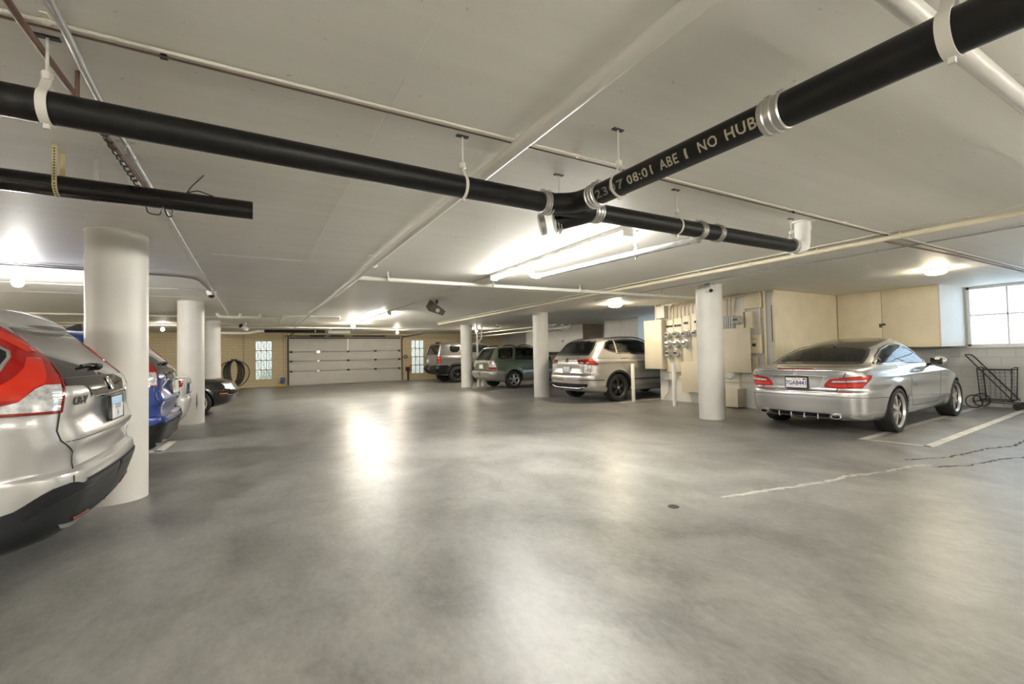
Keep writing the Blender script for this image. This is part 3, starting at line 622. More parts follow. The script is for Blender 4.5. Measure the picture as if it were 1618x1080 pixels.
# ------------------------------------------------------------------ cameras, speaker, opener
def dome_camera(x, y, label, rz=0, wall=False):
    t = thing('dome_camera', label, 'security camera', (x, y, CE))
    MB().lathe([(.075, 0), (.075, -.03), (.06, -.06), (.058, -.075)], n=24).build('housing', 'offwhite', t)
    MB().lathe([(.052, -.07), (.045, -.10), (.02, -.12), (0, -.124)], n=24).build('lens_dome', 'gloss_black', t)
dome_camera(-.63, 9.35, 'white dome camera with a black eye under the ceiling between the left columns')
dome_camera(8.35, 15.7, 'small white dome camera under the ceiling beside the far column')
t = thing('box_camera', 'white box camera at the top of the near right column', 'security camera', (7.13, 5.27, 2.36))
MB().box(-.065, .065, -.06, .06, -.06, .06, .012).build('housing', 'offwhite', t); MB().lathe([(.035, 0), (.03, .012), (0, .02)], (-.045, -.055, -.045), (-.6, -.6, -.5), 16).build('lens', 'gloss_black', t)
MB().box(-.07, .07, -.06, .06, .06, .09).build('junction_box', 'graypaint', t, smooth=False)
t = thing('bullet_camera', 'white bullet camera pointing at the viewer from the ceiling above the hose', 'security camera', (-.33, 16.7, 2.36))
d = Vector((-.42, -.80, .26)).normalized(); c0 = Vector((-.02, -.05, -.02))-d*.37
b = MB(); b.lathe([(.055, 0), (.075, .02), (.078, .36), (.07, .37), (.07, .34)], c0, d, 22); b.build('body', 'offwhite', t); MB().lathe([(.068, .345), (.0, .35)], c0, d, 22).build('lens', 'gloss_black', t)
MB().tube(fillet([tuple(c0+d*.1), tuple(c0+d*.1+Vector((.02, .03, .12))), tuple(c0+d*.1+Vector((.02, .03, .21)))], .05), .03, 12).build('mount', 'offwhite', t)
t = thing('loudspeaker', 'brown horn speaker hanging from the ceiling in the middle of the garage', 'speaker', (3.42, 9.2, CE))
MB().cyl((0, 0, 0), (0, 0, -.08), .03, 14).build('mount', 'brownmetal', t)
b = MB(); R = Matrix.Translation((0, 0, -.2)) @ Matrix.Rotation(.5, 4, 'Y') @ Matrix.Rotation(.3, 4, 'X')
b.add([(-.16, -.1, -.12), (.16, -.1, -.05), (.16, -.1, .06), (-.16, -.1, .10), (-.2, .14, -.08), (.2, .14, -.03), (.2, .14, .05), (-.2, .14, .09)], [(0, 1, 2, 3), (4, 7, 6, 5), (0, 4, 5, 1), (3, 2, 6, 7), (0, 3, 7, 4), (1, 5, 6, 2)])
b.xform(R); b.build('cabinet', 'brownmetal', t, smooth=False)
MB().lathe([(.045, 0), (.03, -.02), (0, -.022)], (0, -.112, -.01), (0, -1, 0), 18).xform(R).build('horn', 'offwhite', t)
t = thing('door_opener', 'garage door opener box on the ceiling in front of the door', 'garage door opener', (3.0, 19.3, 2.30))
MB().box(-.42, .42, -.15, .2, -.07, .07, .02).build('motor_box', 'offwhite', t); MB().box(-.03, .03, .2, 4.2, -.02, .02).build('rail', 'steel', t, smooth=False)
for s in (-.3, .3): MB().box(s-.012, s+.012, -.01, .01, .07, CE-2.30).build('bracket', 'steel', t, smooth=False)

# ------------------------------------------------------------------ meter wall (faces -x at x = 9.2)
XM = 9.2
def wall_box(name, y0, y1, z0, z1, d, mat, label, cat, group=None, lip=True, door=True):
    t = thing(name, label, cat, (XM, (y0+y1)/2, (z0+z1)/2), 0, group); hy, hz = (y1-y0)/2, (z1-z0)/2
    MB().box(-d, 0, -hy, hy, -hz, hz, .006).build('body', mat, t)
    if door:
        MB().box(-d-.012, -d+.001, -hy+.015, hy-.015, -hz+.015, hz-.015, .004).build('door', mat, t)
    return t
tall = wall_box('metal_cabinet', 7.99, 8.58, .80, 2.05, .30, 'cream2', 'big cream metal cabinet at the far end of the meter wall, above the silver suv', 'cabinet')
MB().box(-.318, -.31, .05, .11, .12, .15).build('latch', 'cream', tall)
mc = thing('meter_bank', 'cream meter bank with breakers over round electric meters', 'meter bank', (XM, 7.45, 1.4))
for y0, y1, z0, z1 in ((7.745, 7.985, .73, 2.03), (7.49, 7.735, .73, 2.06), (7.235, 7.48, .95, 2.10), (6.90, 7.225, .95, 2.14)):
    MB().box(-.16, 0, y0-7.45, y1-7.45, z0-1.4, z1-1.4, .006).build('panel_section', 'cream2', mc)
MB().box(-.22, 0, 6.9-7.45, 7.5-7.45, .27-1.4, .98-1.4, .006).build('lower_box', 'cream2', mc)
for yc, z in ((7.86, 1.87), (7.61, 1.875), (7.36, 1.92), (7.06, 1.93)):
    for k in ((-1, 0, 1) if z < 1.9 else (-.4, .5)):
        MB().box(-.185, -.155, yc-7.45+k*.07-.02, yc-7.45+k*.07+.02, z-1.4-.025, z-1.4+.025).build('breaker', 'darkslot', mc, smooth=False)
def meter(y, z, label, x=XM-.16):
    t = thing('electric_meter', label, 'electric meter', (x, y, z), 0, 'round glass electric meters')
    MB().lathe([(.098, 0), (.098, .03), (.088, .035)], axis=(-1, 0, 0), n=26).build('socket_ring', 'steel', t)
    MB().lathe([(.083, .03), (.083, .10), (.072, .125), (0, .13)], axis=(-1, 0, 0), n=26).build('glass_cover', 'meterglass', t)
    MB().box(-.134, -.128, -.05, .05, -.012, .035).build('dial', 'darkslot', t, smooth=False)
rowsn = ['top', 'middle', 'bottom']; coln = ['first column from the tall cabinet', 'second column from the tall cabinet', 'third column from the tall cabinet']
for ci, y in enumerate((7.868, 7.615, 7.36)):
    for ri, z in enumerate((1.655, 1.416, 1.193)):
        if ci == 2 and ri == 2: continue
        meter(y, z, f'round electric meter in the {rowsn[ri]} row, {coln[ci]}')
meter(7.06, 1.66, 'round electric meter half hidden by the near right column, top row', XM-.16)
# service conduits from the meters up to the ceiling
for i in range(9):
    y = 7.93-.115*i; z0 = 2.02+.012*i
    t = MB().tube(fillet([(XM-.07, y, z0), (XM-.07, y, 2.36), (XM-.01, y-.10, CE-.002)], .12), .024, 10).build('service_conduit', 'cream')
    tag(t, ('%s vertical cream conduit above the meters, counted from the tall cabinet' % ['first', 'second', 'third', 'fourth', 'fifth', 'sixth', 'seventh', 'eighth', 'ninth'][i]), 'conduit', 'conduits above the meter bank')
b = MB().box(XM-.16, XM, 8.02, 8.28, 2.10, 2.40, .006); tag(b.build('junction_box', 'offwhite'), 'white junction box on top of the big cream metal cabinet', 'electrical box')
b = MB()
for y in (8.33, 8.45): b.tube([(XM-.07+.02, y-.05, 2.04), (XM-.05, y-.05, CE)], .022, 10)
tag(b.build('conduit_pair', 'cream'), 'pair of cream conduits above the big metal cabinet', 'conduit')
wall_box('small_electrical_box', 7.88, 8.12, .53, .72, .12, 'offwhite', 'small pale box low under the big metal cabinet', 'electrical box')
t = MB().tube(fillet([(XM-.05, 8.05, .53), (XM-.05, 8.05, .20), (XM-.05, 8.2, .05)], .1), .014, 8).build('cable_drop', 'cream'); tag(t, 'thin cable dropping from the small pale box to the floor', 'cable')
t = MB().lathe([(.06, 0), (.06, .06), (.045, .1), (0, .1)], (XM, 7.62, .60), (-1, 0, 0), 18).build('round_fitting', 'cream'); tag(t, 'round knob fitting under the meter bank', 'fitting')
# right of the near column
gp = wall_box('grey_breaker_panel', 6.13, 6.47, 1.70, 2.0, .13, 'graypaint', 'small grey ribbed panel above the large flat cover', 'electrical panel', door=False)
for k in range(6): MB().box(-.145, -.125, -.14+k*.055, -.125+k*.055, -.12, .12).build('rib', 'steel', gp, smooth=False)
mb = wall_box('meter_socket_box', 5.93, 6.12, 1.70, 2.06, .11, 'cream2', 'cream box carrying the single meter right of the near column', 'meter box', door=False)
meter(6.03, 1.885, 'single round electric meter right of the near column', XM-.11)
big = thing('cover_panel', 'large flat cream cover panel right of the near column', 'electrical panel', (XM, 6.08, 1.24))
MB().box(-.27, -.0, -.24, .30, -.42, .42, .008).build('body', 'cream2', big); MB().box(-.29, -.268, -.40, .42, -.47, .47, .006).build('cover', 'cream2', big)
wall_box('narrow_box', 5.74, 5.90, 1.70, 2.05, .09, 'cream', 'narrow cream box right of the single meter', 'electrical box')
sb = wall_box('switch_box', 5.56, 5.79, 1.17, 1.56, .14, 'cream', 'cream switch box with a dark switch and yellow tag', 'switch box')
MB().box(-.175, -.15, -.03, .03, -.05, .01).build('switch', 'darkslot', sb); MB().box(-.156, -.150, -.07, .05, .09, .12).build('tag', 'yellowstrap', sb, smooth=False)
wall_box('narrow_box', 5.66, 5.80, .72, 1.10, .09, 'cream', 'narrow cream box with a dark side below the switch box', 'electrical box')
fb = wall_box('floor_box', 5.99, 6.36, .03, .42, .30, 'cream2', 'square cream box near the floor under the cover panel', 'electrical box', door=False)
for i, (y, z0, z1, lb) in enumerate(((5.60, 1.56, CE, 'upper cream pipe over the switch box'), (5.50, .5, CE, 'long cream pipe at the near corner of the meter wall'), (5.92, 2.06, CE, 'cream pipe above the single meter'), (6.10, .42, .80, 'short cream pipe rising from the square floor box'))):
    t = MB().tube([(XM-.05, y, z0), (XM-.05, y, z1)], .022, 10).build('riser_pipe', 'cream'); tag(t, lb, 'conduit', 'risers on the meter wall')
t = MB().tube([(XM-.04, 5.36, .56), (XM-.04, 6.5, .56)], .018, 8).build('level_pipe', 'cream'); tag(t, 'thin level pipe under the large cover panel', 'conduit')
b = MB()
for i, y in enumerate((6.42, 6.36, 6.30, 6.22, 6.17)): b.tube([(XM-.05, y, 2.0), (XM-.05+.01*math.sin(i*3), y+.02*math.sin(i*2), 2.2), (XM-.05, y-.01*i, CE)], .016, 8)
tag(b.build('cable_bundle', 'cream'), 'bundle of cream cables rising above the grey ribbed panel', 'cables')
b = MB()
for i in range(3): b.tube([(XM-.03, 6.45-.13*k+.01*i, .66-.07*math.sin(k*1.6+i*.4)) for k in range(4)], .006, 6)
tag(b.build('hanging_wire', 'graypaint'), 'loose grey wires hanging below the large cover panel', 'wire')
b = MB().box(XM-.10, XM, 5.55, 5.90, 2.12, 2.42, .005); tag(b.build('ceiling_trough', 'cream'), 'cream wiring trough under the ceiling at the near end of the meter wall', 'electrical box')
b = MB()
for i in range(4): b.tube([(XM-.06-.03*i, 6.55, CE-.03-.012*i), (XM-.08-.02*i, 6.0, CE-.05), (XM-.05, 5.6, CE-.03)], .012, 8)
tag(b.build('ceiling_cables', 'pipepaint'), 'cables running along the ceiling over the meter wall', 'cables')
MB().box(XM-.006, XM-.001, 5.355, 5.385, 1.4, 2.15).build('panel_gap', 'gap', bpy.data.objects['wall_utility'], smooth=False)
MB().box(XM-.04, 11.64, 5.30, 5.349, .05, CE-.002).build('plywood_panel', 'cream', bpy.data.objects['wall_utility'], smooth=False)
# bollards
for x, y, h, lb in ((8.28, 8.40, .95, 'thin white post beside the rear wheel of the silver suv'), (8.33, 7.16, .97, 'thin white post in front of the meter bank')):
    t = MB().lathe([(.045, 0), (.045, h-.02), (.035, h), (0, h+.004)], (x, y, 0), (0, 0, 1), 18).build('bollard', 'white'); tag(t, lb, 'post')

# ------------------------------------------------------------------ hanging storage cabinets
def hang_cab(x0, y0, y1, z0, label, split, front='cream', end='offwhite'):
    t = thing('storage_cabinet', label, 'cabinet', (x0, y0, z0)); hh = CE-z0-.002
    MB().box(.02, XW-x0-.003, .02, y1-y0, 0, hh).build('body', front, t, smooth=False)
    MB().box(0, XW-x0-.003, 0, .02, 0, hh).build('end_panel', end, t, smooth=False)
    ys = [.02]+[s-y0 for s in split]+[y1-y0]
    for a, b_ in zip(ys, ys[1:]):
        MB().box(0, .022, a+.004, b_-.004, .004, hh-.02, .002).build('door', front, t)
    if split:
        s = split[0]-y0; h = MB().box(-.012, .002, s-.06, s+.05, .47, .51).box(-.02, -.005, s+.0, s+.045, .43, .50); h.build('hasp', 'dark', t, smooth=False)
    return t
hang_cab(11.63, 3.5, 5.29, 1.232, 'cream hanging storage cabinet with a hasp, over the front of the silver coupe', [4.45])
hang_cab(11.65, 11.5, 13.25, 1.30, 'pale hanging storage cabinet over the front of the silver suv', [12.3], 'offwhite')
hang_cab(11.85, 14.8, 19.3, 1.32, 'long hanging storage cabinet with its end coloured as shaded, over the front of the green wagon', [16.2, 17.8], 'offwhite', 'shade_and_stem_brown')  # brown end paints in the shade where daylight does not reach

# ------------------------------------------------------------------ shopping cart
ct = thing('shopping_cart', 'black folding wire shopping cart against the grey wall under the window', 'shopping cart', (12.62, 2.95, 0), 0)
# local: y along the wall (+y away from viewer), -x towards the room
def wire_part(name, segs, r, mat='black', n=8):
    b = MB()
    for s in segs: b.tube(fillet(s, .05), r, n)
    return b.build(name, mat, ct)
yb0, yb1, xa, xb, zb0, zb1 = -.16, .26, -.17, .17, .17, .80
wire_part('basket_frame', [[(xa, yb0, zb0), (xa, yb0-.03, zb1)], [(xb, yb0, zb0), (xb, yb0-.03, zb1)], [(xa, yb1, zb0), (xa, yb1+.03, zb1)], [(xb, yb1, zb0), (xb, yb1+.03, zb1)],
    [(xa, yb0-.03, zb1), (xb, yb0-.03, zb1)], [(xa, yb1+.03, zb1), (xb, yb1+.03, zb1)], [(xa, yb0-.03, zb1-.04), (xa, yb1+.03, zb1-.04)], [(xb, yb0-.03, zb1-.04), (xb, yb1+.03, zb1-.04)],
    [(xa, yb0, zb0), (xa, yb1, zb0)], [(xb, yb0, zb0), (xb, yb1, zb0)], [(xa, yb0, zb0), (xb, yb0, zb0)], [(xa, yb1, zb0), (xb, yb1, zb0)]], .010)
mesh = []
for k in range(1, 9):
    z = zb0+(zb1-.04-zb0)*k/9
    for x in (xa, xb): mesh.append([(x, yb0-.02, z), (x, yb1+.02, z)])
    for y in (yb0-.015, yb1+.015): mesh.append([(xa, y, z), (xb, y, z)])
for k in range(1, 6):
    y = yb0+(yb1-yb0)*k/6
    for x in (xa, xb): mesh.append([(x, y, zb0), (x, y, zb1-.04)])
    mesh.append([(xa, y, zb0), (xb, y, zb0)])
for k in range(1, 5):
    x = xa+(xb-xa)*k/5
    for y in (yb0, yb1): mesh.append([(x, y, zb0), (x, y, zb1-.04)])
wire_part('basket_mesh', mesh, .0022, 'black', 5)
wire_part('handle', [[(xa-.02, yb0-.04, .16), (xa-.02, yb1+.16, 1.02), (xa+.02, yb1+.20, 1.06), (xb-.02, yb1+.20, 1.06), (xb+.02, yb1+.16, 1.02), (xb+.02, yb0-.04, .16)]], .012)
wire_part('chassis', [[(xa, yb1+.05, .15), (xa, yb0-.08, .12)], [(xb, yb1+.05, .15), (xb, yb0-.08, .12)], [(xa-.05, yb1+.08, .13), (xb+.05, yb1+.08, .13)]], .009)
wire_part('corner_cap', [[(x, y, zb1), (x, y, zb1+.03)] for x in (xa, xb) for y in (yb0-.03, yb1+.03)], .014, 'steel')
for x in (xa-.04, xb+.04):
    w = MB(); c = Vector((x, yb1+.08, .135))
    w.tube([c+Vector((0, .125*math.cos(a), .125*math.sin(a))) for a in [2*PI*i/28 for i in range(28)]], .010, 8, close=True)
    for i in range(8): a = 2*PI*i/8; w.tube([c, c+Vector((0, .122*math.cos(a), .122*math.sin(a)))], .0018, 5)
    w.lathe([(.018, -.02), (.018, .02)], c, (1, 0, 0), 12); w.build('wheel', 'black', ct)
for x in (xa, xb):
    w = MB(); w.lathe([(.03, -.018), (.062, -.018), (.068, -.008), (.068, .008), (.062, .018), (.03, .018)], (x, yb0-.08, .069), (1, 0, 0), 20, closed=True); w.lathe([(.028, -.014), (.028, .014)], (x, yb0-.08, .069), (1, 0, 0), 14); w.build('caster', 'black', ct)

# ------------------------------------------------------------------ things along the back wall
hs = thing('coiled_hose', 'black hose coiled on a wall hook left of the screen block window', 'hose', (-.75, YB, 1.25))
b = MB()
for i in range(7):
    wdt = .14+.045*i+random.uniform(-.01, .01); ln = .95+.04*i
    b.tube([(math.sin(a)*wdt*(1+.25*math.cos(a*.5)**2)*(1 if i != 6 else 1.25), -.05-.014*(i % 3), -ln/2-.02+math.cos(a)*ln/2) for a in [2*PI*k/36 for k in range(36)]], .016, 8, close=True)
b.build('hose_loops', 'black', hs); MB().box(-.12, .12, -.10, 0, -.02, .05, .01).build('hook', 'dark', hs)
t = thing('dustpan', 'yellow and blue dustpan on the floor by the left edge of the garage door', 'dustpan', (1.05, YB-.16, 0))
MB().box(-.19, .17, -.12, .12, 0, .07, .01).build('pan', 'yellow', t); MB().box(-.02, .16, -.06, .02, .15, .42, .01).xform(Matrix.Rotation(.15, 4, 'Y')).build('lid', 'blue', t); MB().cyl((.02, 0, .06), (.05, 0, .2), .02, 8).build('neck', 'yellow', t)
t = thing('pipe_stand', 'black floor stand with yellow and orange handles right of the garage door', 'stand', (7.05, YB-.18, 0))
MB().box(-.03, .03, -.03, .03, 0, .62).build('post', 'black', t); MB().box(-.12, .06, -.05, .05, .50, .70, .01).build('head', 'black', t); MB().box(-.05, .10, -.04, .04, .68, .74).build('handle', 'yellow', t); MB().box(.12, .17, -.02, .02, .50, .86, .008).build('handle', 'orange_tool', t)
t = MB().tube([(6.98+.085*math.cos(a), YB-.03, 1.25+.075*math.sin(a)) for a in [2*PI*i/24 for i in range(24)]], .02, 8, close=True).build('wall_ring', 'dark'); tag(t, 'small dark ring fixed to the wall right of the garage door', 'ring')
t = MB().cyl((-.38, YB-.03, .95), (-.38, YB-.03, CE), .022, 10).build('wall_conduit', 'graypaint'); tag(t, 'grey conduit running down the brick wall between hose and screen window', 'conduit')
t = MB().cyl((1.25, YB-.03, 0), (1.25, YB-.03, CE), .028, 10).build('wall_pipe', 'cream'); tag(t, 'cream pipe on the brick wall next to the garage door track', 'pipe')

# ------------------------------------------------------------------ vehicles
def curve(tab):
    """monotone cubic through (z, value) pairs"""
    xs = np.array([t[0] for t in tab], float); ys = np.array([t[1] for t in tab], float); n = len(xs)
    if n == 1: return lambda z: np.full_like(np.asarray(z, float), ys[0])
    h = np.diff(xs); d = np.diff(ys)/h; m = np.zeros(n)
    for i in range(1, n-1):
        if d[i-1]*d[i] > 0:
            w1, w2 = 2*h[i]+h[i-1], h[i]+2*h[i-1]; m[i] = (w1+w2)/(w1/d[i-1]+w2/d[i])
    m[0], m[-1] = d[0], d[-1]
    def f(z):
        z = np.clip(np.asarray(z, float), xs[0], xs[-1]); i = np.clip(np.searchsorted(xs, z)-1, 0, n-2)
        t = (z-xs[i])/h[i]
        return (2*t**3-3*t**2+1)*ys[i]+(t**3-2*t**2+t)*h[i]*m[i]+(-2*t**3+3*t**2)*ys[i+1]+(t**3-t**2)*h[i]*m[i+1]
    return f
def car_shell(sp, inset=0, z0=None, z1=None, npt=84):
    """closed body skin lofted from horizontal outlines; x forward from the rear axle, y left"""
    C = {k: curve(sp[k]) for k in ('xr', 'xf', 'w', 'ra', 'rb', 'fa', 'fb')}
    zlo = sp['w'][0][0] if z0 is None else z0; zhi = sp['w'][-1][0] if z1 is None else z1
    zs = sorted(set([zlo, zhi]+[q[0] for k in ('xr', 'xf', 'w') for q in sp[k] if zlo < q[0] < zhi])); Z = [zs[0]]
    for a, b_ in zip(zs, zs[1:]):
        n = max(1, math.ceil((b_-a)/sp.get('dz', .025)), math.ceil(abs(float(C['xr'](a)-C['xr'](b_)))/sp.get('dx', .07)), math.ceil(abs(float(C['xf'](a)-C['xf'](b_)))/.09), math.ceil(abs(float(C['w'](a)-C['w'](b_)))/.05))
        Z += [a+(b_-a)*i/n for i in range(1, n+1)]
    br, bf = sp.get('bow_r', .06), sp.get('bow_f', .15); p = sp.get('p', 2.3); rings = []
    xa1, kr, xa2, kf = sp.get('taper', (0, .03, 2.4, .04))
    for z in Z:
        xr, xf, w = float(C['xr'](z)), float(C['xf'](z)), float(C['w'](z))-inset; xr += inset; xf -= inset
        ra, rb, fa, fb = [max(.004, float(C[k](z))) for k in ('ra', 'rb', 'fa', 'fb')]
        L = xf-xr; ra = min(ra, L*.5); fa = min(fa, L-ra); rb = min(rb, w); fb = min(fb, w)
        pts = [(xr, y) for y in np.linspace(0, w-rb, 14, endpoint=False)]
        for a in np.linspace(0, PI/2, 28): pts.append((xr+ra-ra*math.cos(a)**(2/p), w-rb+rb*math.sin(a)**(2/p)))
        pts += [(x, w) for x in np.linspace(xr+ra, xf-fa, 40)[1:-1]]
        for a in np.linspace(PI/2, 0, 28): pts.append((xf-fa+fa*math.cos(a)**(2/p), w-fb+fb*math.sin(a)**(2/p)))
        pts += [(xf, y) for y in np.linspace(w-fb, 0, 14)[1:]]
        q = np.array(pts); x, y = q[:, 0], q[:, 1]
        ww = max(w, 1e-3); mid = (xr+xf)/2
        y = y*(1-(kr*np.clip(xa1-x, 0, None)**2+kf*np.clip(x-xa2, 0, None)**2)/.9)
        wr = np.clip((mid-x)/(mid-xr+1e-6), 0, 1)**2; wf = np.clip((x-mid)/(xf-mid+1e-6), 0, 1)**2
        x = x+br*(y/.9)**2*wr-bf*(y/.9)**2*wf
        s = np.r_[0, np.cumsum(np.hypot(np.diff(x), np.diff(y)))]; t = np.linspace(0, s[-1], npt)
        rings.append(np.c_[np.interp(t, s, x), np.interp(t, s, y), np.full(npt, z)])
    R = np.array(rings)
    if not inset:
        T = np.gradient(R, axis=1); nx, ny = -T[..., 1], T[..., 0]; ln = np.hypot(nx, ny)+1e-9
        ny = ny/ln; nx = nx/ln
        d = np.zeros(R.shape[:2]); X, Y_, Zz = R[..., 0], R[..., 1], R[..., 2]
        rw = sp['wr']
        for ax in (0, sp['wb']):
            rr = np.hypot(X-ax, Zz-rw); Ra = sp['arch']
            d += sp.get('flare', .012)*np.exp(-(np.clip(rr-Ra, 0, None)/.07)**2)*(np.abs(ny) > .6)*(Zz < Ra+rw+.15)
        if 'disp' in sp: d += sp['disp'](X, Y_, Zz, nx, ny)
        R[..., 0] += d*nx; R[..., 1] += d*ny; R[:, 0, 1] = 0; R[:, -1, 1] = 0
    full = []
    for r in R:
        full.append(np.r_[r, r[-2:0:-1]*[1, -1, 1]])
    n = len(full[0]); k = len(full); vs = np.concatenate(full).tolist(); fs = []
    for i in range(k-1):
        for j in range(n): fs.append((i*n+j, i*n+(j+1) % n, (i+1)*n+(j+1) % n, (i+1)*n+j))
    for o, rev in ((0, True), ((k-1)*n, False)):
        half = n//2
        for j in range(half):
            a, b_ = j, j+1; c, d_ = (n-j-1) % n, (n-j) % n
            if a == 0: f = (a, b_, n-1)
            elif b_ == half: f = (a, b_, n-a)
            else: f = (a, b_, n-b_, n-a)
            f = tuple(o+q for q in f); fs.append(f[::-1] if rev else f)
    return vs, fs
def prep(poly, smooth=0, closed=True):
    P = [Vector((p[0], p[1])) for p in poly]
    for _ in range(smooth):
        Q = []
        n = len(P)
        for i in range(n if closed else n-1):
            a, b_ = P[i], P[(i+1) % n]; Q += [a*.75+b_*.25, a*.25+b_*.75]
        if not closed: Q = [P[0]]+Q+[P[-1]]
        P = Q
    return [(p.x, p.y) for p in P]
def mirror(poly): return [(-p[0], p[1]) for p in poly]
VIEW = {'L': (Vector((0, -1, 0)), Vector((1, 0, 0))), 'R': (Vector((0, 1, 0)), Vector((1, 0, 0))), 'B': (Vector((1, 0, 0)), Vector((0, 1, 0))), 'F': (Vector((-1, 0, 0)), Vector((0, 1, 0))),
        'BL': (Vector((.70711, -.70711, 0)), Vector((.70711, .70711, 0))), 'BR': (Vector((.70711, .70711, 0)), Vector((-.70711, .70711, 0))), 'FL': (Vector((-.70711, -.70711, 0)), Vector((-.70711, .70711, 0))), 'FR': (Vector((-.70711, .70711, 0)), Vector((.70711, .70711, 0)))}
ZUP = Vector((0, 0, 1))
class Car:
    def __init__(s, name, label, sp, loc, th, mat):
        s.sp = sp; s.root = thing(name, label, 'car', (loc[0], loc[1], 0), th); s.mat = mat
        vs, fs = car_shell(sp); s.vs, s.fs = vs, fs
        s.bvh = BVHTree.FromPolygons([Vector(v) for v in vs], fs); s.cut = []
    def hit(s, view, a, z):
        if view == 'T': o = Vector((a, z, 4)); d = Vector((0, 0, -1))
        else:
            d, e = VIEW[view]; o = e*a+ZUP*z-d*6
        p, n, i, t = s.bvh.ray_cast(o, d)
        if p is None: p, n, i, t = s.bvh.find_nearest(o+d*(6-.9 if view != 'T' else 3))
        if n.dot(d) > 0: n = -n
        return p, n
    def patch(s, name, poly, view, mat, off=.003, depth=.01, res=.045, parent=None, smooth=0, hole=None, build=True, ang=50):
        d = VIEW[view][0] if view != 'T' else Vector((0, 0, -1))
        bm = bmesh.new(); P = prep(poly, smooth); f = bm.faces.new([bm.verts.new((p[0], p[1], 0)) for p in P])
        if hole:
            pass
        xs, ys = [p[0] for p in P], [p[1] for p in P]
        for lo, hi, no in ((min(xs), max(xs), (1, 0, 0)), (min(ys), max(ys), (0, 1, 0))):
            k = int((hi-lo)/res)
            for i in range(1, k+1):
                c = lo+(hi-lo)*i/(k+1)
                bmesh.ops.bisect_plane(bm, geom=bm.verts[:]+bm.edges[:]+bm.faces[:], plane_co=tuple(c*q for q in no), plane_no=no)
        return s._wrap(bm, name, view, mat, off, depth, parent, d, ang)
    def _wrap(s, bm, name, view, mat, off, depth, parent, d, ang=50, offn=None):
        for v in bm.verts:
            p, n = s.hit(view, v.co.x, v.co.y); v.co = p+n*off
        bm.normal_update()
        if sum(f.normal.dot(d)*f.calc_area() for f in bm.faces) > 0: bmesh.ops.reverse_faces(bm, faces=bm.faces[:])
        if depth:
            ed = [e for e in bm.edges if e.is_boundary]; r = bmesh.ops.extrude_edge_only(bm, edges=ed)
            for v in [g for g in r['geom'] if isinstance(g, bmesh.types.BMVert)]: v.co += d*depth
        mb = MB().bm(bm)
        return mb.build(name, mat, parent or s.root, ang=ang, fix=False)
    def line(s, name, pts, view, mat='gap', w=.006, off=.0012, parent=None, closed=False, smooth=0):
        """thin ribbon lying on the skin"""
        P = prep(pts, smooth, closed) if smooth else [tuple(p) for p in pts]
        Q = []
        for a, b_ in zip(P, P[1:]+([P[0]] if closed else [])):
            n = max(1, int(math.hypot(b_[0]-a[0], b_[1]-a[1])/.03)); Q += [(a[0]+(b_[0]-a[0])*i/n, a[1]+(b_[1]-a[1])*i/n) for i in range(n)]
        Q = [Vector(q) for q in (Q if closed else Q+[P[-1]])]; n = len(Q); vs = []
        for i, q in enumerate(Q):
            a, b_ = (Q[i-1], Q[(i+1) % n]) if closed else (Q[max(i-1, 0)], Q[min(i+1, n-1)])
            t = (b_-a).normalized(); nn = Vector((-t.y, t.x))
            for sg in (1, -1):
                p, no = s.hit(view, q.x+nn.x*w/2*sg, q.y+nn.y*w/2*sg); vs.append(p+no*off)
        fs = [(2*i, 2*i+1, (2*i+3) % (2*n), (2*i+2) % (2*n)) for i in range(n if closed else n-1)]
        return MB().add(vs, fs).build(name, mat, parent or s.root)
    def bead(s, name, pts, view, r, mat, parent=None, closed=False, off=0, smooth=0, n=8):
        P = prep(pts, smooth, closed) if smooth else [tuple(p) for p in pts]; Q = []
        for a, b_ in zip(P, P[1:]+([P[0]] if closed else [])):
            k = max(1, int(math.hypot(b_[0]-a[0], b_[1]-a[1])/.04)); Q += [(a[0]+(b_[0]-a[0])*i/k, a[1]+(b_[1]-a[1])*i/k) for i in range(k)]
        if not closed: Q.append(P[-1])
        V = []
        for q in Q:
            p, no = s.hit(view, *q); V.append(p+no*off)
        return MB().tube(V, r, n, close=closed).build(name, mat, parent or s.root)
    def text(s, name, txt, view, a, z, size, mat, parent=None, off=.004, flip=None, sx=1, bold=0, space=1):
        vs, fs = text_mesh(txt, size, bold=bold, space=space); bm = bmesh.new(); V = [bm.verts.new(v) for v in vs]
        sg = {'B': -1, 'L': -1, 'BL': -1, 'F': 1, 'R': 1, 'BR': -1}[view]
        for f in fs:
            try: bm.faces.new([V[i] for i in f])
            except ValueError: pass
        for v in bm.verts: v.co.x = a+sg*v.co.x*sx; v.co.y = z+v.co.y
        return s._wrap(bm, name, view, mat, off, .003, parent, VIEW[view][0])
    def window_hole(s, poly, view, deep, smooth=0):
        """prism that opens the skin into the cabin"""
        P = prep(poly, smooth); d, e = VIEW[view]; n = len(P); cx = sum(p[0] for p in P)/n; cz = sum(p[1] for p in P)/n
        ins = []
        for p in P:
            v = Vector((p[0]-cx, p[1]-cz)); ln = v.length; v *= (ln-.012)/ln; ins.append((cx+v.x, cz+v.y))
        a = [s.hit(view, *q)[0] for q in ins]; o0 = min(q.dot(d) for q in a)-.15
        vs = [e*q[0]+ZUP*q[1]+d*o0 for q in ins]+[e*q[0]+ZUP*q[1]+d*(max(w.dot(d) for w in a)+deep) for q in ins]
        fs = [tuple(range(n)), tuple(range(2*n-1, n-1, -1))]+[(i, i+n, (i+1) % n+n, (i+1) % n) for i in range(n)]
        s.cut.append((vs, fs, 'cabin'))
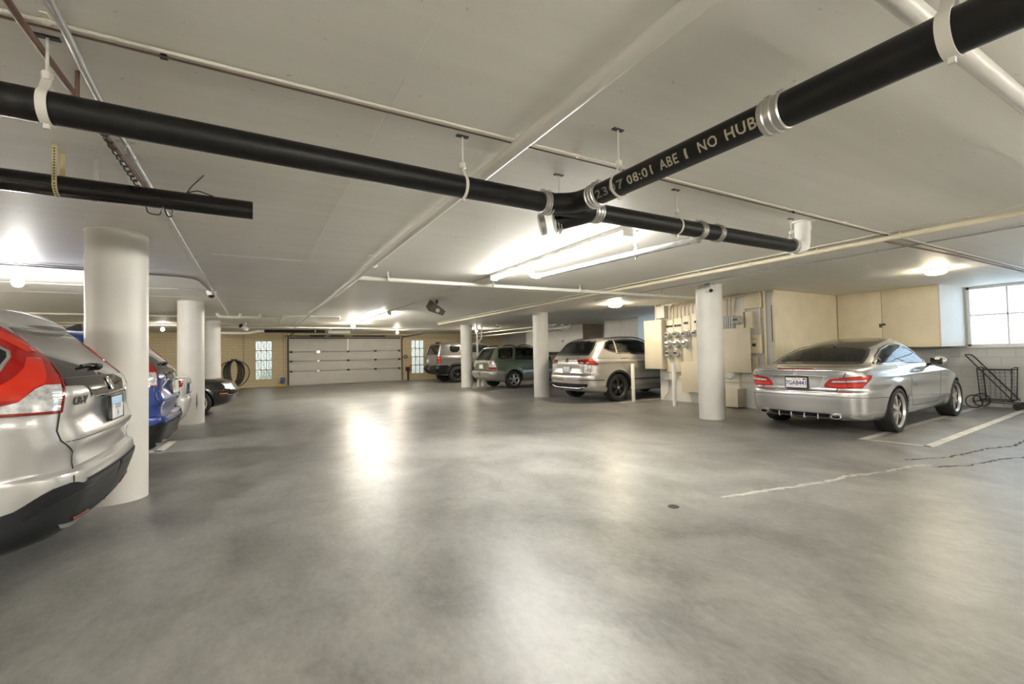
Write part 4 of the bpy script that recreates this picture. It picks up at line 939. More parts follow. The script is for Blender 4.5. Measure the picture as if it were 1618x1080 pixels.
    def cabin(s, z0, z1, x0=None, x1=None, inset=.075):
        sp = s.sp; vs, fs = car_shell(sp, inset, z0, z1, 40)
        if x1 is not None: vs = [(min(max(v[0], x0+.0005*i/len(vs)), x1-.0005*i/len(vs)), v[1], v[2]) for i, v in enumerate(vs)]
        s.cut.append((vs, fs, 'cabin'))
    def body(s, lower=None):
        sp = s.sp
        mb = MB().add(s.vs, s.fs); o = mb.build('body', s.mat, s.root)
        for ax in (0, sp['wb']):
            for sg in (1, -1):
                w = float(curve(sp['w'])(sp['wr'])); c = MB().cyl((ax, sg*(w-.30), sp['wr']), (ax, sg*(w+.3), sp['wr']), sp['arch'], 48)
                s.cut.append((c.v, c.f, 'liner'))
        for vs, fs, m in s.cut:
            c = MB().add(vs, fs).build('cutter', m, s.root, smooth=False); md = o.modifiers.new('cut', 'BOOLEAN'); md.operation = 'DIFFERENCE'; md.object = c; md.solver = 'EXACT'; md.material_mode = 'TRANSFER'
            bpy.context.view_layer.update()
            me = bpy.data.meshes.new_from_object(o.evaluated_get(bpy.context.evaluated_depsgraph_get())); o.modifiers.clear(); old = o.data; o.data = me; bpy.data.meshes.remove(old)
            cm = c.data; bpy.data.objects.remove(c); bpy.data.meshes.remove(cm)
        o.data.name = 'body'; o.data.set_sharp_from_angle(angle=math.radians(40))
        return o
    def wheels(s, style, offy=None, only=None):
        sp = s.sp; r = sp['wr']; w = sp.get('tw', .225)
        for ax in (0, sp['wb']):
            for sg in (1, -1):
                y = sg*(sp['track']/2)
                if only and (ax, sg) not in only: continue
                make_wheel(s.root, (ax, y, r), sg, r, w, style)
def make_wheel(root, c, sg, r, w, st):
    ax = Vector((0, sg, 0)); h = w/2; rr = st['rim']
    t = MB().lathe([(rr-.005, -h*.86), (rr+.012, -h*.98), (r-.035, -h), (r-.010, -h*.90), (r-.001, -h*.72), (r, 0), (r-.001, h*.72), (r-.010, h*.90), (r-.035, h), (rr+.012, h*.98), (rr-.005, h*.86)], c, ax, 56, closed=True)
    t.lathe([(r+.0004, -.02), (r+.0004, -.014)], c, ax, 56)
    o = t.build('wheel', 'tyre', root)
    MB().lathe([(rr-.03, -h*.8), (rr, -h*.86), (rr, -h*.8), (rr-.022, -h*.6), (rr-.035, 0), (rr-.02, h*.66), (rr-.03, h*.66), (rr-.045, 0)], c, ax, 56, closed=True).build('barrel', 'dark', o)
    MB().lathe([(rr-.02, h*.64), (rr-.004, h*.80), (rr+.004, h*.88), (rr-.006, h*.90), (rr-.016, h*.82), (rr-.026, h*.64)], c, ax, 56, closed=True).build('rim', st['mat'], o)
    MB().lathe([(rr-.04, -h*.1), (0, -h*.1)], c, ax, 40).build('brake', 'liner', o)
    MB().lathe([(rr*.62, 0), (rr*.62, h*.12), (.06, h*.14), (0, h*.14)], c, ax, 36).build('brake_disc', 'dark', o)
    u = Vector((1, 0, 0)); v = Vector((0, 0, 1)); b = MB(); ns = st['n']; face = h*st.get('face', .72); dish = st.get('dish', .02)
    for i in range(ns):
        for tw in st['twin']:
            a0 = 2*PI*i/ns+st.get('phase', PI/2); aa = a0+tw; r0, r1 = .045, rr-.012; w0, w1 = st['w']
            rad = lambda a: math.cos(a)*u+math.sin(a)*v
            tan = lambda a: -math.sin(a)*u+math.cos(a)*v
            A = rad(a0+tw*.35)*r0; B = rad(aa)*r1; tn = (B-A).normalized(); sd = ax.cross(tn)
            C0 = Vector(c); vs = []
            for P, ww, f in ((A, w0, face+.004), ((A+B)/2, (w0+w1)/2, face-dish*.2), (B, w1, face-dish)):
                for q, dy in ((-ww, -.022), (-ww*.8, 0), (ww*.8, 0), (ww, -.022)): vs.append(C0+P+sd*q+ax*(f+dy))
                vs.append(C0+P-sd*ww+ax*(f-.05)); vs.append(C0+P+sd*ww+ax*(f-.05))
            order = [4, 0, 1, 2, 3, 5]; fs = []
            for k in range(2):
                for m in range(6): fs.append((6*k+order[m], 6*k+order[(m+1) % 6], 6*k+6+order[(m+1) % 6], 6*k+6+order[m]))
            fs += [tuple(order)[::-1], tuple(12+q for q in order)]
            b.add(vs, fs)
    b.lathe([(.07, face-.04), (.068, face), (.05, face+.008)], c, ax, 28)
    b.build('spokes', st.get('smat', st['mat']), o)
    MB().lathe([(.036, face), (.034, face+.014), (0, face+.016)], c, ax, 20).build('hub_cap', st.get('cap', st['mat']), o)
def seat_row(car, xs, ys, zs, mat='seat', w=.5, back=.62, head=True):
    for y in ys:
        t = MB(); t.box(-.06, .10, -w/2, w/2, -.25, back, .05)
        if head: t.box(-.07, .03, -.13, .13, back+.03, back+.22, .04); t.cyl((-.02, -.06, back-.05), (-.02, -.06, back+.08), .008, 6); t.cyl((-.02, .06, back-.05), (-.02, .06, back+.08), .008, 6)
        t.xform(Matrix.Translation((xs, y, zs)) @ Matrix.Rotation(-.22, 4, 'Y')).build('seat', mat, car.root)
def plate(car, x, z, y=0, w=.305, h=.155, txt='', style='ca', tilt=.0, recess=.012):
    n = Vector((-1, 0, 0)); o = MB().box(-.012, 0, -w/2, w/2, -h/2, h/2, .004).xform(Matrix.Translation((x, y, z)) @ Matrix.Rotation(tilt, 4, 'Y')).build('licence_plate', 'plate_blue' if style == 'blue' else 'plate', car.root)
    m = Matrix.Translation((x, y, z)) @ Matrix.Rotation(tilt, 4, 'Y')
    def lay(txt, size, dy, mat, sx=1, bold=.002, dx=0):
        vs, fs = text_mesh(txt, size, bold=bold, space=1.0); b = MB().add([(-.0135, -v[0]*sx+dx, v[1]+dy) for v in vs], fs); b.xform(m); b.build('plate_lettering', mat, o, smooth=False, fix=False)
    fr = MB()
    for a, b_, c, d in ((-w/2-.006, w/2+.006, h/2-.004, h/2+.006), (-w/2-.006, w/2+.006, -h/2-.006, -h/2+.004), (-w/2-.006, -w/2+.004, -h/2, h/2), (w/2-.004, w/2+.006, -h/2, h/2)): fr.box(-.016, .002, a, b_, c, d)
    fr.xform(m).build('plate_frame', 'gloss_black' if style != 'plain' else 'chrome', o, smooth=False)
    if txt: lay(txt, .088, -.005, 'plate_ink', .86)
    if style == 'ca': lay('California', .03, h/2-.024, 'plate_red', 1, .0006); MB().box(-.0135, -.012, -w/2+.02, -w/2+.06, h/2-.034, h/2-.014).xform(m).build('plate_sticker', 'red', o, smooth=False)
    return o

def bump(x, c, s): return np.exp(-((x-c)/s)**2)
def ramp(x, a, b): return np.clip((x-a)/(b-a), 0, 1)
# --- white crossover, close on the left
def crv_disp(X, Y, Z, nx, ny):
    rear = np.clip(-nx, 0, 1)**2; side = np.clip(np.abs(ny), 0, 1)**2
    d = rear*(.020*bump(Z, .80, .05)*(np.abs(Y) < .75) - .016*bump(Z, .955, .07)*ramp(np.abs(Y), .62, .40) + .018*bump(Z, .56, .09))
    d += side*(.014*bump(Z, .93, .05)-.016*bump(Z, .66, .10)*(X > .2)*(X < 2.4)+.012*bump(Z, .36, .06))
    return d
CRV = dict(wr=.345, wb=2.62, arch=.385, track=1.575, tw=.225, dz=.02, dx=.05, flare=.02,
    xr=[(.24, -.70), (.28, -.84), (.32, -.92), (.42, -.97), (.52, -.99), (.60, -1.0), (.640, -.995), (.660, -.955), (.75, -.965), (.85, -.98), (.95, -.965), (1.06, -.965), (1.13, -.942), (1.25, -.845), (1.38, -.725), (1.48, -.63), (1.54, -.565), (1.58, -.46), (1.61, -.24), (1.635, .2), (1.645, .5)],
    xf=[(.23, 3.30), (.40, 3.50), (.6, 3.53), (.75, 3.50), (.88, 3.38), (.98, 3.0), (1.04, 2.55), (1.08, 2.40), (1.3, 1.95), (1.5, 1.45), (1.58, 1.15), (1.62, .95), (1.64, .7), (1.648, .55)],
    w=[(.24, .82), (.28, .868), (.34, .893), (.45, .905), (.60, .908), (.80, .910), (.95, .905), (1.04, .888), (1.12, .86), (1.25, .805), (1.40, .735), (1.50, .685), (1.55, .64), (1.59, .55), (1.62, .38), (1.64, .17), (1.645, .03)],
    ra=[(.24, .34), (.5, .36), (.64, .36), (.67, .32), (1.0, .28), (1.2, .24), (1.45, .22), (1.58, .4), (1.645, .5)], rb=[(.24, .26), (.5, .28), (1.0, .22), (1.2, .18), (1.45, .18), (1.58, .40), (1.635, .3), (1.645, .02)],
    fa=[(.23, .45), (.9, .5), (1.1, .4), (1.6, .4), (1.648, .05)], fb=[(.23, .4), (.9, .4), (1.1, .3), (1.6, .4), (1.648, .02)], bow_r=.06, bow_f=.25, taper=(.2, .045, 2.3, .04), disp=crv_disp, p=2.2)
# --- silver coupe
def coupe_disp(X, Y, Z, nx, ny):
    rear = np.clip(-nx, 0, 1)**2; side = np.clip(np.abs(ny), 0, 1)**2
    d = rear*(-.012*bump(Z, .66, .03) + .014*bump(Z, .925, .015) - .012*bump(Z, .80, .07)*ramp(np.abs(Y), .50, .38))
    d += side*(.020*bump(Z, .74, .06)*bump(X, 0, .75) - .018*bump(Z, .60, .08)*(ramp(X, .45, .7)-ramp(X, 2.1, 2.4)) + .012*bump(Z, .42, .05)*(ramp(X, .45, .6)-ramp(X, 2.2, 2.35)) + .010*bump(Z, .83, .03))
    return d
COUPE = dict(wr=.325, wb=2.66, arch=.357, track=1.575, tw=.25, dz=.018, dx=.05, flare=.022,
    xr=[(.20, -.82), (.235, -.97), (.30, -1.045), (.45, -1.08), (.55, -1.095), (.62, -1.09), (.64, -1.05), (.70, -1.035), (.80, -1.05), (.90, -1.075), (.94, -1.075), (.955, -1.03), (.972, -.85), (.990, -.62), (1.01, -.50), (1.06, -.36), (1.15, -.12), (1.24, .16), (1.31, .42), (1.36, .70), (1.395, .98), (1.416, 1.2)],
    xf=[(.20, 3.30), (.30, 3.53), (.5, 3.60), (.62, 3.57), (.74, 3.42), (.84, 3.0), (.92, 2.45), (.97, 2.12), (1.0, 2.02), (1.1, 1.86), (1.2, 1.70), (1.3, 1.54), (1.36, 1.44), (1.395, 1.34), (1.416, 1.25)],
    w=[(.20, .78), (.25, .84), (.35, .872), (.5, .886), (.65, .892), (.78, .888), (.86, .872), (.92, .845), (.955, .81), (.98, .782), (1.02, .768), (1.1, .738), (1.2, .69), (1.28, .638), (1.34, .565), (1.38, .46), (1.405, .28), (1.416, .03)],
    ra=[(.20, .3), (.4, .34), (.62, .34), (.9, .28), (.96, .4), (1.0, .35), (1.2, .5), (1.34, .7), (1.39, .3), (1.396, .02)], rb=[(.20, .25), (.4, .30), (.62, .30), (.9, .26), (.98, .30), (1.2, .26), (1.34, .4), (1.38, .38), (1.396, .02)],
    fa=[(.20, .6), (.6, .7), (.9, .7), (1.0, .5), (1.3, .5), (1.39, .1), (1.396, .02)], fb=[(.20, .4), (.6, .45), (.9, .4), (1.0, .3), (1.3, .4), (1.38, .38), (1.396, .02)], bow_r=.10, bow_f=.3, taper=(.4, .05, 2.5, .05), disp=coupe_disp, p=2.15)
# --- silver suv behind the post
def suv_disp(X, Y, Z, nx, ny):
    rear = np.clip(-nx, 0, 1)**2; side = np.clip(np.abs(ny), 0, 1)**2
    return rear*(.015*bump(Z, 1.07, .03)-.02*bump(Z, .86, .08)*ramp(np.abs(Y), .55, .4)+.02*bump(Z, .62, .06)) + side*(.016*bump(Z, 1.02, .035)-.016*bump(Z, .72, .1)*(X > .45)*(X < 2.3)+.012*bump(Z, .42, .06))
SUV = dict(wr=.355, wb=2.79, arch=.395, track=1.60, tw=.235, flare=.02,
    xr=[(.24, -.68), (.30, -.90), (.40, -.97), (.55, -1.0), (.68, -1.0), (.74, -.965), (.90, -.955), (1.06, -.93), (1.12, -.88), (1.25, -.76), (1.40, -.62), (1.52, -.51), (1.57, -.46), (1.61, -.34), (1.645, .05), (1.665, .55)],
    xf=[(.24, 3.4), (.4, 3.62), (.6, 3.67), (.8, 3.62), (.95, 3.4), (1.02, 3.0), (1.07, 2.6), (1.1, 2.45), (1.3, 2.0), (1.5, 1.5), (1.6, 1.2), (1.64, .95), (1.665, .6)],
    w=[(.24, .82), (.30, .885), (.45, .91), (.7, .918), (.95, .916), (1.04, .905), (1.10, .88), (1.2, .845), (1.35, .79), (1.48, .735), (1.55, .685), (1.60, .60), (1.64, .42), (1.658, .22), (1.665, .03)],
    ra=[(.24, .3), (.6, .33), (1.0, .32), (1.2, .28), (1.5, .26), (1.6, .4), (1.648, .4)], rb=[(.24, .25), (.6, .30), (1.0, .26), (1.2, .22), (1.5, .24), (1.6, .4), (1.648, .02)],
    fa=[(.24, .45), (.9, .5), (1.1, .4), (1.6, .4), (1.648, .03)], fb=[(.24, .4), (.9, .4), (1.1, .3), (1.6, .4), (1.648, .02)], bow_r=.09, bow_f=.25, taper=(.2, .04, 2.4, .04), disp=suv_disp, p=2.3)
# --- green wagon
def wagon_disp(X, Y, Z, nx, ny):
    rear = np.clip(-nx, 0, 1)**2; side = np.clip(np.abs(ny), 0, 1)**2
    return rear*(.03*bump(Z, .60, .06)-.02*bump(Z, .82, .07)*ramp(np.abs(Y), .5, .35)) + side*(.012*bump(Z, .97, .03)+.014*bump(Z, .55, .07))
WAGON = dict(wr=.325, wb=2.525, arch=.365, track=1.50, tw=.215, flare=.022,
    xr=[(.26, -.60), (.34, -.85), (.45, -.97), (.58, -1.0), (.66, -.98), (.70, -.92), (.85, -.92), (1.0, -.90), (1.1, -.84), (1.3, -.72), (1.45, -.63), (1.50, -.59), (1.54, -.47), (1.57, .0), (1.59, .5)],
    xf=[(.26, 3.2), (.45, 3.42), (.65, 3.45), (.82, 3.35), (.92, 2.9), (.99, 2.4), (1.03, 2.2), (1.2, 1.85), (1.4, 1.42), (1.5, 1.12), (1.56, .85), (1.59, .55)],
    w=[(.26, .77), (.34, .83), (.5, .862), (.65, .862), (.9, .855), (.99, .84), (1.05, .81), (1.2, .775), (1.4, .72), (1.48, .68), (1.54, .60), (1.57, .40), (1.585, .18), (1.59, .03)],
    ra=[(.26, .25), (.6, .26), (1.0, .22), (1.4, .18), (1.52, .3), (1.575, .3)], rb=[(.26, .2), (.6, .22), (1.0, .18), (1.4, .15), (1.52, .3), (1.575, .02)],
    fa=[(.26, .4), (.9, .4), (1.1, .3), (1.5, .3), (1.575, .03)], fb=[(.26, .35), (.9, .35), (1.1, .25), (1.5, .3), (1.575, .02)], bow_r=.06, bow_f=.2, taper=(.2, .03, 2.2, .03), disp=wagon_disp, p=2.4)
# --- dark boxy off-roader
def boxy_disp(X, Y, Z, nx, ny):
    rear = np.clip(-nx, 0, 1)**2; side = np.clip(np.abs(ny), 0, 1)**2
    return rear*(.05*bump(Z, .66, .07)) + side*(.015*bump(Z, 1.12, .05)-.012*bump(Z, .8, .1)*(X > .5)*(X < 2.3))
BOXY = dict(wr=.395, wb=2.85, arch=.45, track=1.66, tw=.265, flare=.045,
    xr=[(.36, -.70), (.46, -.92), (.6, -1.03), (.74, -1.04), (.82, -.97), (1.0, -.97), (1.2, -.95), (1.3, -.92), (1.5, -.86), (1.74, -.78), (1.81, -.73), (1.85, -.5), (1.875, 0), (1.885, .5)],
    xf=[(.36, 3.4), (.55, 3.68), (.9, 3.72), (1.1, 3.62), (1.19, 3.2), (1.25, 2.7), (1.3, 2.5), (1.5, 2.2), (1.7, 1.85), (1.82, 1.5), (1.865, 1.1), (1.885, .6)],
    w=[(.36, .86), (.46, .91), (.7, .935), (1.0, .94), (1.18, .935), (1.26, .91), (1.5, .87), (1.74, .82), (1.81, .76), (1.85, .62), (1.875, .36), (1.885, .03)],
    ra=[(.36, .2), (.7, .2), (1.2, .14), (1.7, .12), (1.8, .2), (1.86, .2)], rb=[(.36, .2), (.7, .2), (1.2, .14), (1.7, .12), (1.8, .2), (1.86, .02)],
    fa=[(.36, .3), (1.1, .3), (1.3, .2), (1.8, .3), (1.86, .03)], fb=[(.36, .3), (1.1, .3), (1.3, .2), (1.8, .3), (1.86, .02)], bow_r=.035, bow_f=.1, taper=(.2, .02, 2.6, .03), disp=boxy_disp, p=2.6)
# --- sedan, used for the white and the black one
SEDAN = dict(wr=.315, wb=2.72, arch=.35, track=1.52, tw=.21, flare=.014,
    xr=[(.20, -.70), (.28, -.96), (.42, -1.04), (.58, -1.06), (.70, -1.03), (.85, -1.04), (.96, -1.03), (1.0, -.95), (1.03, -.70), (1.06, -.50), (1.12, -.30), (1.24, .02), (1.34, .32), (1.39, .55), (1.42, .8), (1.435, 1.1)],
    xf=[(.20, 3.2), (.28, 3.42), (.45, 3.52), (.56, 3.52), (.66, 3.47), (.74, 3.42), (.80, 3.24), (.86, 2.95), (.92, 2.5), (.97, 2.15), (1.0, 2.05), (1.1, 1.88), (1.25, 1.6), (1.38, 1.36), (1.42, 1.24), (1.435, 1.15)],
    w=[(.20, .76), (.28, .82), (.45, .86), (.65, .868), (.82, .858), (.92, .83), (.98, .80), (1.05, .755), (1.2, .68), (1.34, .59), (1.39, .50), (1.42, .35), (1.43, .18), (1.435, .03)],
    ra=[(.20, .3), (.6, .34), (.95, .3), (1.05, .4), (1.4, .4), (1.435, .02)], rb=[(.20, .25), (.6, .3), (.95, .28), (1.1, .25), (1.4, .3), (1.435, .02)],
    fa=[(.20, .5), (.6, .55), (.8, .55), (1.0, .5), (1.4, .3), (1.435, .02)], fb=[(.20, .35), (.6, .38), (.8, .35), (1.0, .3), (1.4, .3), (1.435, .02)], bow_r=.08, bow_f=.22, taper=(.3, .05, 2.4, .06), p=2.2)
P_PEARL = paint('pearl_white_paint', (.43, .425, .41), .4, .30); P_SILVER = paint('silver_paint', (.53, .53, .53), .8, .27); P_SILVER2 = paint('pale_silver_paint', (.46, .445, .42), .75, .32)
P_GREEN = paint('sage_green_paint', (.15, .185, .125), .5, .32); P_GREY = paint('grey_metal_paint', (.22, .21, .21), .5, .32); P_BLUE = paint('blue_paint', (.018, .055, .28), .3, .25); P_WHITE = paint('white_car_paint', (.66, .66, .64), .05, .3); P_BLACK = paint('black_car_paint', (.008, .008, .009), .1, .2)
P_LOW = paint('silver_lower_paint', (.36, .35, .32), .6, .34)
CHROME_WHEEL = M('silver_alloy', (.62, .61, .59), .28, .8)
RIM5 = dict(rim=.235, mat=CHROME_WHEEL, n=5, twin=(-.14, .14), w=(.022, .016)); RIM_DARK = dict(rim=.25, mat='dark', n=5, twin=(0,), w=(.045, .055), cap='steel', smat=M('dark_alloy', (.05, .048, .045), .3, .6))
CARS = {}
def both(fn, poly, vR, vL, *a, **k):
    """the same feature on both flanks"""
    return fn(a[0], poly, vR, *a[1:], **k), fn(a[0], mirror(poly) if vR in ('BR', 'FR', 'B', 'F') else poly, vL, *a[1:], **k)
def arc(ax, z, r, a0, a1, n=28): return [(ax+r*math.cos(a0+(a1-a0)*i/n), z+r*math.sin(a0+(a1-a0)*i/n)) for i in range(n+1)]
def arches(c, mat, w, r):
    for ax in (0, c.sp['wb']):
        for v in 'RL': c.line('arch_trim', arc(ax, c.sp['wr'], r, PI*.98, PI*.02), v, mat, w, .006)
def mirrors(c, x, y, z, mat, s=1):
    for sg in (1, -1):
        b = MB().ball((x, sg*y, z), .11*s, (.85, 1.0, .72)); o = b.build('door_mirror', mat, c.root)
        MB().box(x-.105*s, x-.088*s, sg*y-.075*s, sg*y+.075*s, z-.05*s, z+.055*s, .006).build('mirror_glass', 'tint', o)
        MB().tube([(x+.02, sg*(y-.02), z-.04), (x+.04, sg*(y-.16), z-.06)], .022, 8).build('mirror_arm', 'plastic', o)
def rails(c, x0, x1, y, dz, mat='black'):
    for sg in (1, -1):
        pts = []
        for i in range(15):
            t = i/14; x = x0+(x1-x0)*t; p, n = c.hit('T', x, sg*y); pts.append((x, sg*y, p.z+dz*min(1, 4*t, 4*(1-t))))
        MB().tube(pts, .016, 8).build('roof_rail', mat, c.root)
def shark_fin(c, x):
    p, n = c.hit('T', x, 0); MB().prism([(x-.11, p.z-.01), (x-.10, p.z+.075), (x-.06, p.z+.07), (x+.10, p.z-.01)], -.018, .018, 'y').build('antenna_fin', 'black', c.root)
def handles(c, xs, z, mat):
    for x in xs:
        for v in 'RL': c.bead('door_handle', [(x-.09, z), (x+.09, z+.005)], v, .013, mat, off=.012)
def emblem_ring(c, y, z, r, kind):
    if kind == 'star':
        o = c.bead('emblem', arc(y, z, r, 0, 2*PI, 20), 'B', .0035, 'chrome', off=.006)
        for k in range(3):
            a = PI/2+2*PI*k/3; c.bead('emblem_spoke', [(y, z), (y+r*math.cos(a), z+r*math.sin(a))], 'B', .004, 'chrome', parent=o, off=.006)
    elif kind == 'round':
        o = c.bead('emblem', arc(y, z, r, 0, 2*PI, 20), 'B', .005, 'dark', off=.006)
        c.bead('emblem_letter', [(y+r*.40, z+r*.9), (y, z+r*.12), (y-r*.40, z+r*.9)], 'B', .004, 'dark', parent=o, off=.006)
        c.bead('emblem_letter', [(y+r*.85, z+r*.4), (y+r*.40, z-r*.85), (y, z-.02*r), (y-r*.40, z-r*.85), (y-r*.85, z+r*.4)], 'B', .004, 'dark', parent=o, off=.006)
    elif kind == 'h':
        o = c.bead('emblem', [(y-r*1.15, z+r), (y+r*1.15, z+r), (y+r*.85, z-r), (y-r*.85, z-r)], 'B', .006, 'chrome', off=.012, closed=True, smooth=1)
        for sg in (1, -1): c.bead('emblem_letter', [(y+sg*r*.72, z+r*.8), (y+sg*r*.42, z-r*.8)], 'B', .0075, 'chrome', parent=o, off=.012)
        c.bead('emblem_letter', [(y-r*.55, z-.05*r), (y+r*.55, z-.05*r)], 'B', .0065, 'chrome', parent=o, off=.012)

# ---- crossovers on the left: the white one close by, and the blue one
def crossover(key, name, label, loc, mat, near):
    c = Car(name, label, CRV, loc, PI, mat); CARS[key] = c
    body = c.body(); c.wheels(RIM5)
    gl = [(-.50, 1.462), (.50, 1.462), (.525, 1.40), (.54, 1.325), (.57, 1.258), (.635, 1.168), (-.635, 1.168), (-.57, 1.258), (-.54, 1.325), (-.525, 1.40)]
    g = c.patch('rear_window', gl, 'B', 'tint', .003, .012)
    bd = c.patch('tailgate_band', [(.637, 1.164), (.66, 1.122), (.45, 1.117), (.405, 1.10), (.375, 1.052), (-.375, 1.052), (-.405, 1.10), (-.45, 1.117), (-.66, 1.122), (-.637, 1.164)], 'B', 'gloss_black', .006, .012)
    c.bead('chrome_strip', [(.375, 1.045), (0, 1.04), (-.375, 1.045)], 'B', .010, 'chrome', off=.012)
    LP = [(.03, 1.50), (-.03, 1.462), (-.115, 1.403), (-.168, 1.326), (-.183, 1.258), (-.168, 1.175), (-.157, 1.125), (-.140, 1.06), (-.127, .985), (.10, .987), (.24, .995), (.27, 1.03), (.16, 1.14), (.055, 1.216), (.026, 1.258), (.0, 1.287), (-.01, 1.318), (.03, 1.36), (.09, 1.43), (.10, 1.48)]
    CL = [(.11, 1.03), (.035, 1.053), (-.03, 1.115), (-.07, 1.133), (-.143, 1.132), (-.121, .995), (0, .995), (.11, .998)]
    BRT = [(-.055, 1.285), (-.125, 1.28), (-.10, 1.193), (-.075, 1.143), (-.028, 1.122), (.03, 1.06), (.15, 1.06), (.13, 1.10), (.03, 1.175), (-.02, 1.225)]
    UP = [(-.02, 1.43), (-.09, 1.37), (-.13, 1.315), (-.07, 1.315), (-.035, 1.35), (.03, 1.41)]
    for v, f in (('BL', lambda p: p), ('BR', mirror)):
        l = c.patch('tail_light', f(LP), v, 'red', .007, .02, .03)
        c.patch('clear_lens', f(CL), v, 'lens', .010, .006, .03, parent=l)
        c.patch('inner_lens', f(BRT), v, 'red_bright', .010, .006, .03, parent=l); c.patch('inner_lens', f(UP), v, 'red_bright', .010, .006, .03, parent=l)
        c.line('lens_edge', f([(-.183, 1.258), (-.168, 1.175), (-.157, 1.125), (-.140, 1.06), (-.127, .985), (.10, .987)]), v, 'red_dark', .012, .012, parent=l)
        if near:
            for k in range(7):
                z = 1.015+.015*k; c.line('lens_rib', f([(-.09, z), (-.124-.02*(k/7), z)]), v, 'reflector', .005, .0125, parent=l)
        qw = [(.075, 1.215), (.045, 1.258), (.018, 1.290), (.01, 1.318), (.045, 1.355), (.12, 1.43), (.42, 1.49), (.62, 1.46), (.66, 1.25), (.60, 1.19), (.25, 1.19)]
        c.patch('quarter_window', f(qw), v, 'tint', .004, .012)
        c.line('tailgate_gap', f([(-.127, .985), (-.122, .968), (-.105, .885), (-.12, .83), (-.20, .754), (-.213, .658), (-.187, .62), (-.185, .583)]), v, 'gap', .007, .0035)
        CLAD = [(-.70, .268), (-.70, .572), (-.24, .570), (-.205, .583), (-.17, .590), (-.09, .578), (-.04, .556), (.05, .498), (.10, .485), (.28, .475), (.335, .52), (.39, .50), (.36, .42), (.36, .262)]
        cl = c.patch('lower_bumper', f(CLAD), v, 'plastic', .008, .012, .035)
        c.patch('bumper_trim', f([(-.70, .300), (-.70, .338), (-.33, .338), (-.16, .365), (-.13, .372), (-.15, .345), (-.32, .305)]), v, 'steel', .014, .008, .035, parent=cl)
        c.patch('reflector', f([(-.205, .385), (-.36, .375), (-.395, .348), (-.36, .343), (-.22, .362)]), v, 'red', .016, .008, .035, parent=cl)
        c.line('bumper_step', f([(-.70, .535), (-.24, .535), (-.10, .50), (.02, .44)]), v, 'gloss_black', .005, .010, parent=cl)
    c.line('tailgate_gap', [(.60, .578), (-.60, .578)], 'B', 'gap', .014, .002); c.line('tailgate_crease', [(.72, .818), (0, .812), (-.72, .818)], 'B', 'gap', .004)
    # roof spoiler
    n = 17; vs, fs = [], []
    for i in range(n):
        y = -.60+1.2*i/(n-1); k = (y/.60)**2; p, _ = c.hit('T', -.40, y*.93); zt = p.z+.006; xt = -.685+.13*k
        for q in ((-.38, zt-.004), (-.55, zt-.012-.012*k), (xt, 1.512-.03*k), (xt-.006, 1.495-.03*k), (xt+.02, 1.478-.02*k), (-.52, 1.465)): vs.append((q[0], y, q[1]))
    for i in range(n-1):
        for j in range(6): fs.append((6*i+j, 6*i+(j+1) % 6, 6*i+6+(j+1) % 6, 6*i+6+j))
    fs += [tuple(range(6)), tuple(range(6*n-6, 6*n))[::-1]]
    MB().add(vs, fs).build('roof_spoiler', mat, c.root, ang=60)
    for v in 'LR':
        c.patch('side_window', [(.12, 1.10), (1.0, 1.09), (.97, 1.50), (.55, 1.53), (.12, 1.51)], v, 'tint', .004); c.patch('side_window', [(1.10, 1.09), (2.02, 1.08), (1.75, 1.32), (1.42, 1.47), (1.07, 1.50)], v, 'tint', .004)
        c.line('door_gap', [(.22, .62), (.10, 1.08), (.10, 1.50)], v); c.line('door_gap', [(1.05, .40), (1.05, 1.50)], v)
    c.patch('windscreen', [(-.70, 1.10), (.70, 1.10), (.58, 1.48), (-.58, 1.48)], 'F', 'tint', .004)
    arches(c, 'plastic', .06, .415); handles(c, (.42, 1.35), .96, mat); mirrors(c, 1.95, .98, 1.10, mat)
    # wiper
    w = c.bead('rear_wiper', [(.27, 1.222), (.05, 1.232), (-.13, 1.226)], 'B', .009, 'black', off=.018)
    MB().tube([c.hit('B', -.13, 1.226)[0]+Vector((-.012, 0, 0)), c.hit('B', .03, 1.232)[0]+Vector((-.035, 0, .008))], [.02, .009], 10).build('wiper_arm', 'black', w)
    p, _ = c.hit('B', 0, .945); p0, _ = c.hit('B', 0, .88); p1, _ = c.hit('B', 0, 1.01)
    plate(c, min(p.x, p0.x, p1.x)-.016, .945, 0, txt='', style='blue' if near else 'plain', tilt=.04)
    if near:
        emblem_ring(c, 0, 1.107, .036, 'h'); c.text('badge', 'CR-V', 'B', .545, 1.032, .062, 'dark', off=.007, sx=1.35, bold=.002)
    return c
c = crossover('crv', 'crossover_car', 'white crossover car with a black lower bumper, closest at the left', (-1.83, 4.13), P_PEARL, True)
o = [q for q in c.root.children if q.name.startswith('licence_plate')][0]
pz = [q for q in c.root.children if q.name.startswith('licence_plate')][0]
def plate_print(o, x, rows):
    for txt, size, y, z, mat, sx in rows:
        vs, fs = text_mesh(txt, size, bold=.001); MB().add([(x, y-v[0]*sx, z+v[1]) for v in vs], fs).build('plate_lettering', mat, o, smooth=False, fix=False)
px = min(v.co.x for v in pz.data.vertices)-.0012
MB().box(px-.0004, px+.004, -.14, .14, .875, .965).build('plate_lower_field', 'plate', pz, smooth=False)
plate_print(pz, px-.001, [('IOOOI', .045, .0, .95, 'plate_ink', 1), ('56', .05, .0, .908, 'plate_ink', 1), ('· · · · ·', .03, .0, .882, 'plate_ink', 1)])
c = crossover('blue', 'blue_crossover', 'blue crossover car with a black bumper, mostly hidden by the thick left column', (-1.83, 6.95), P_BLUE, False)
shark_fin(c, -.02)

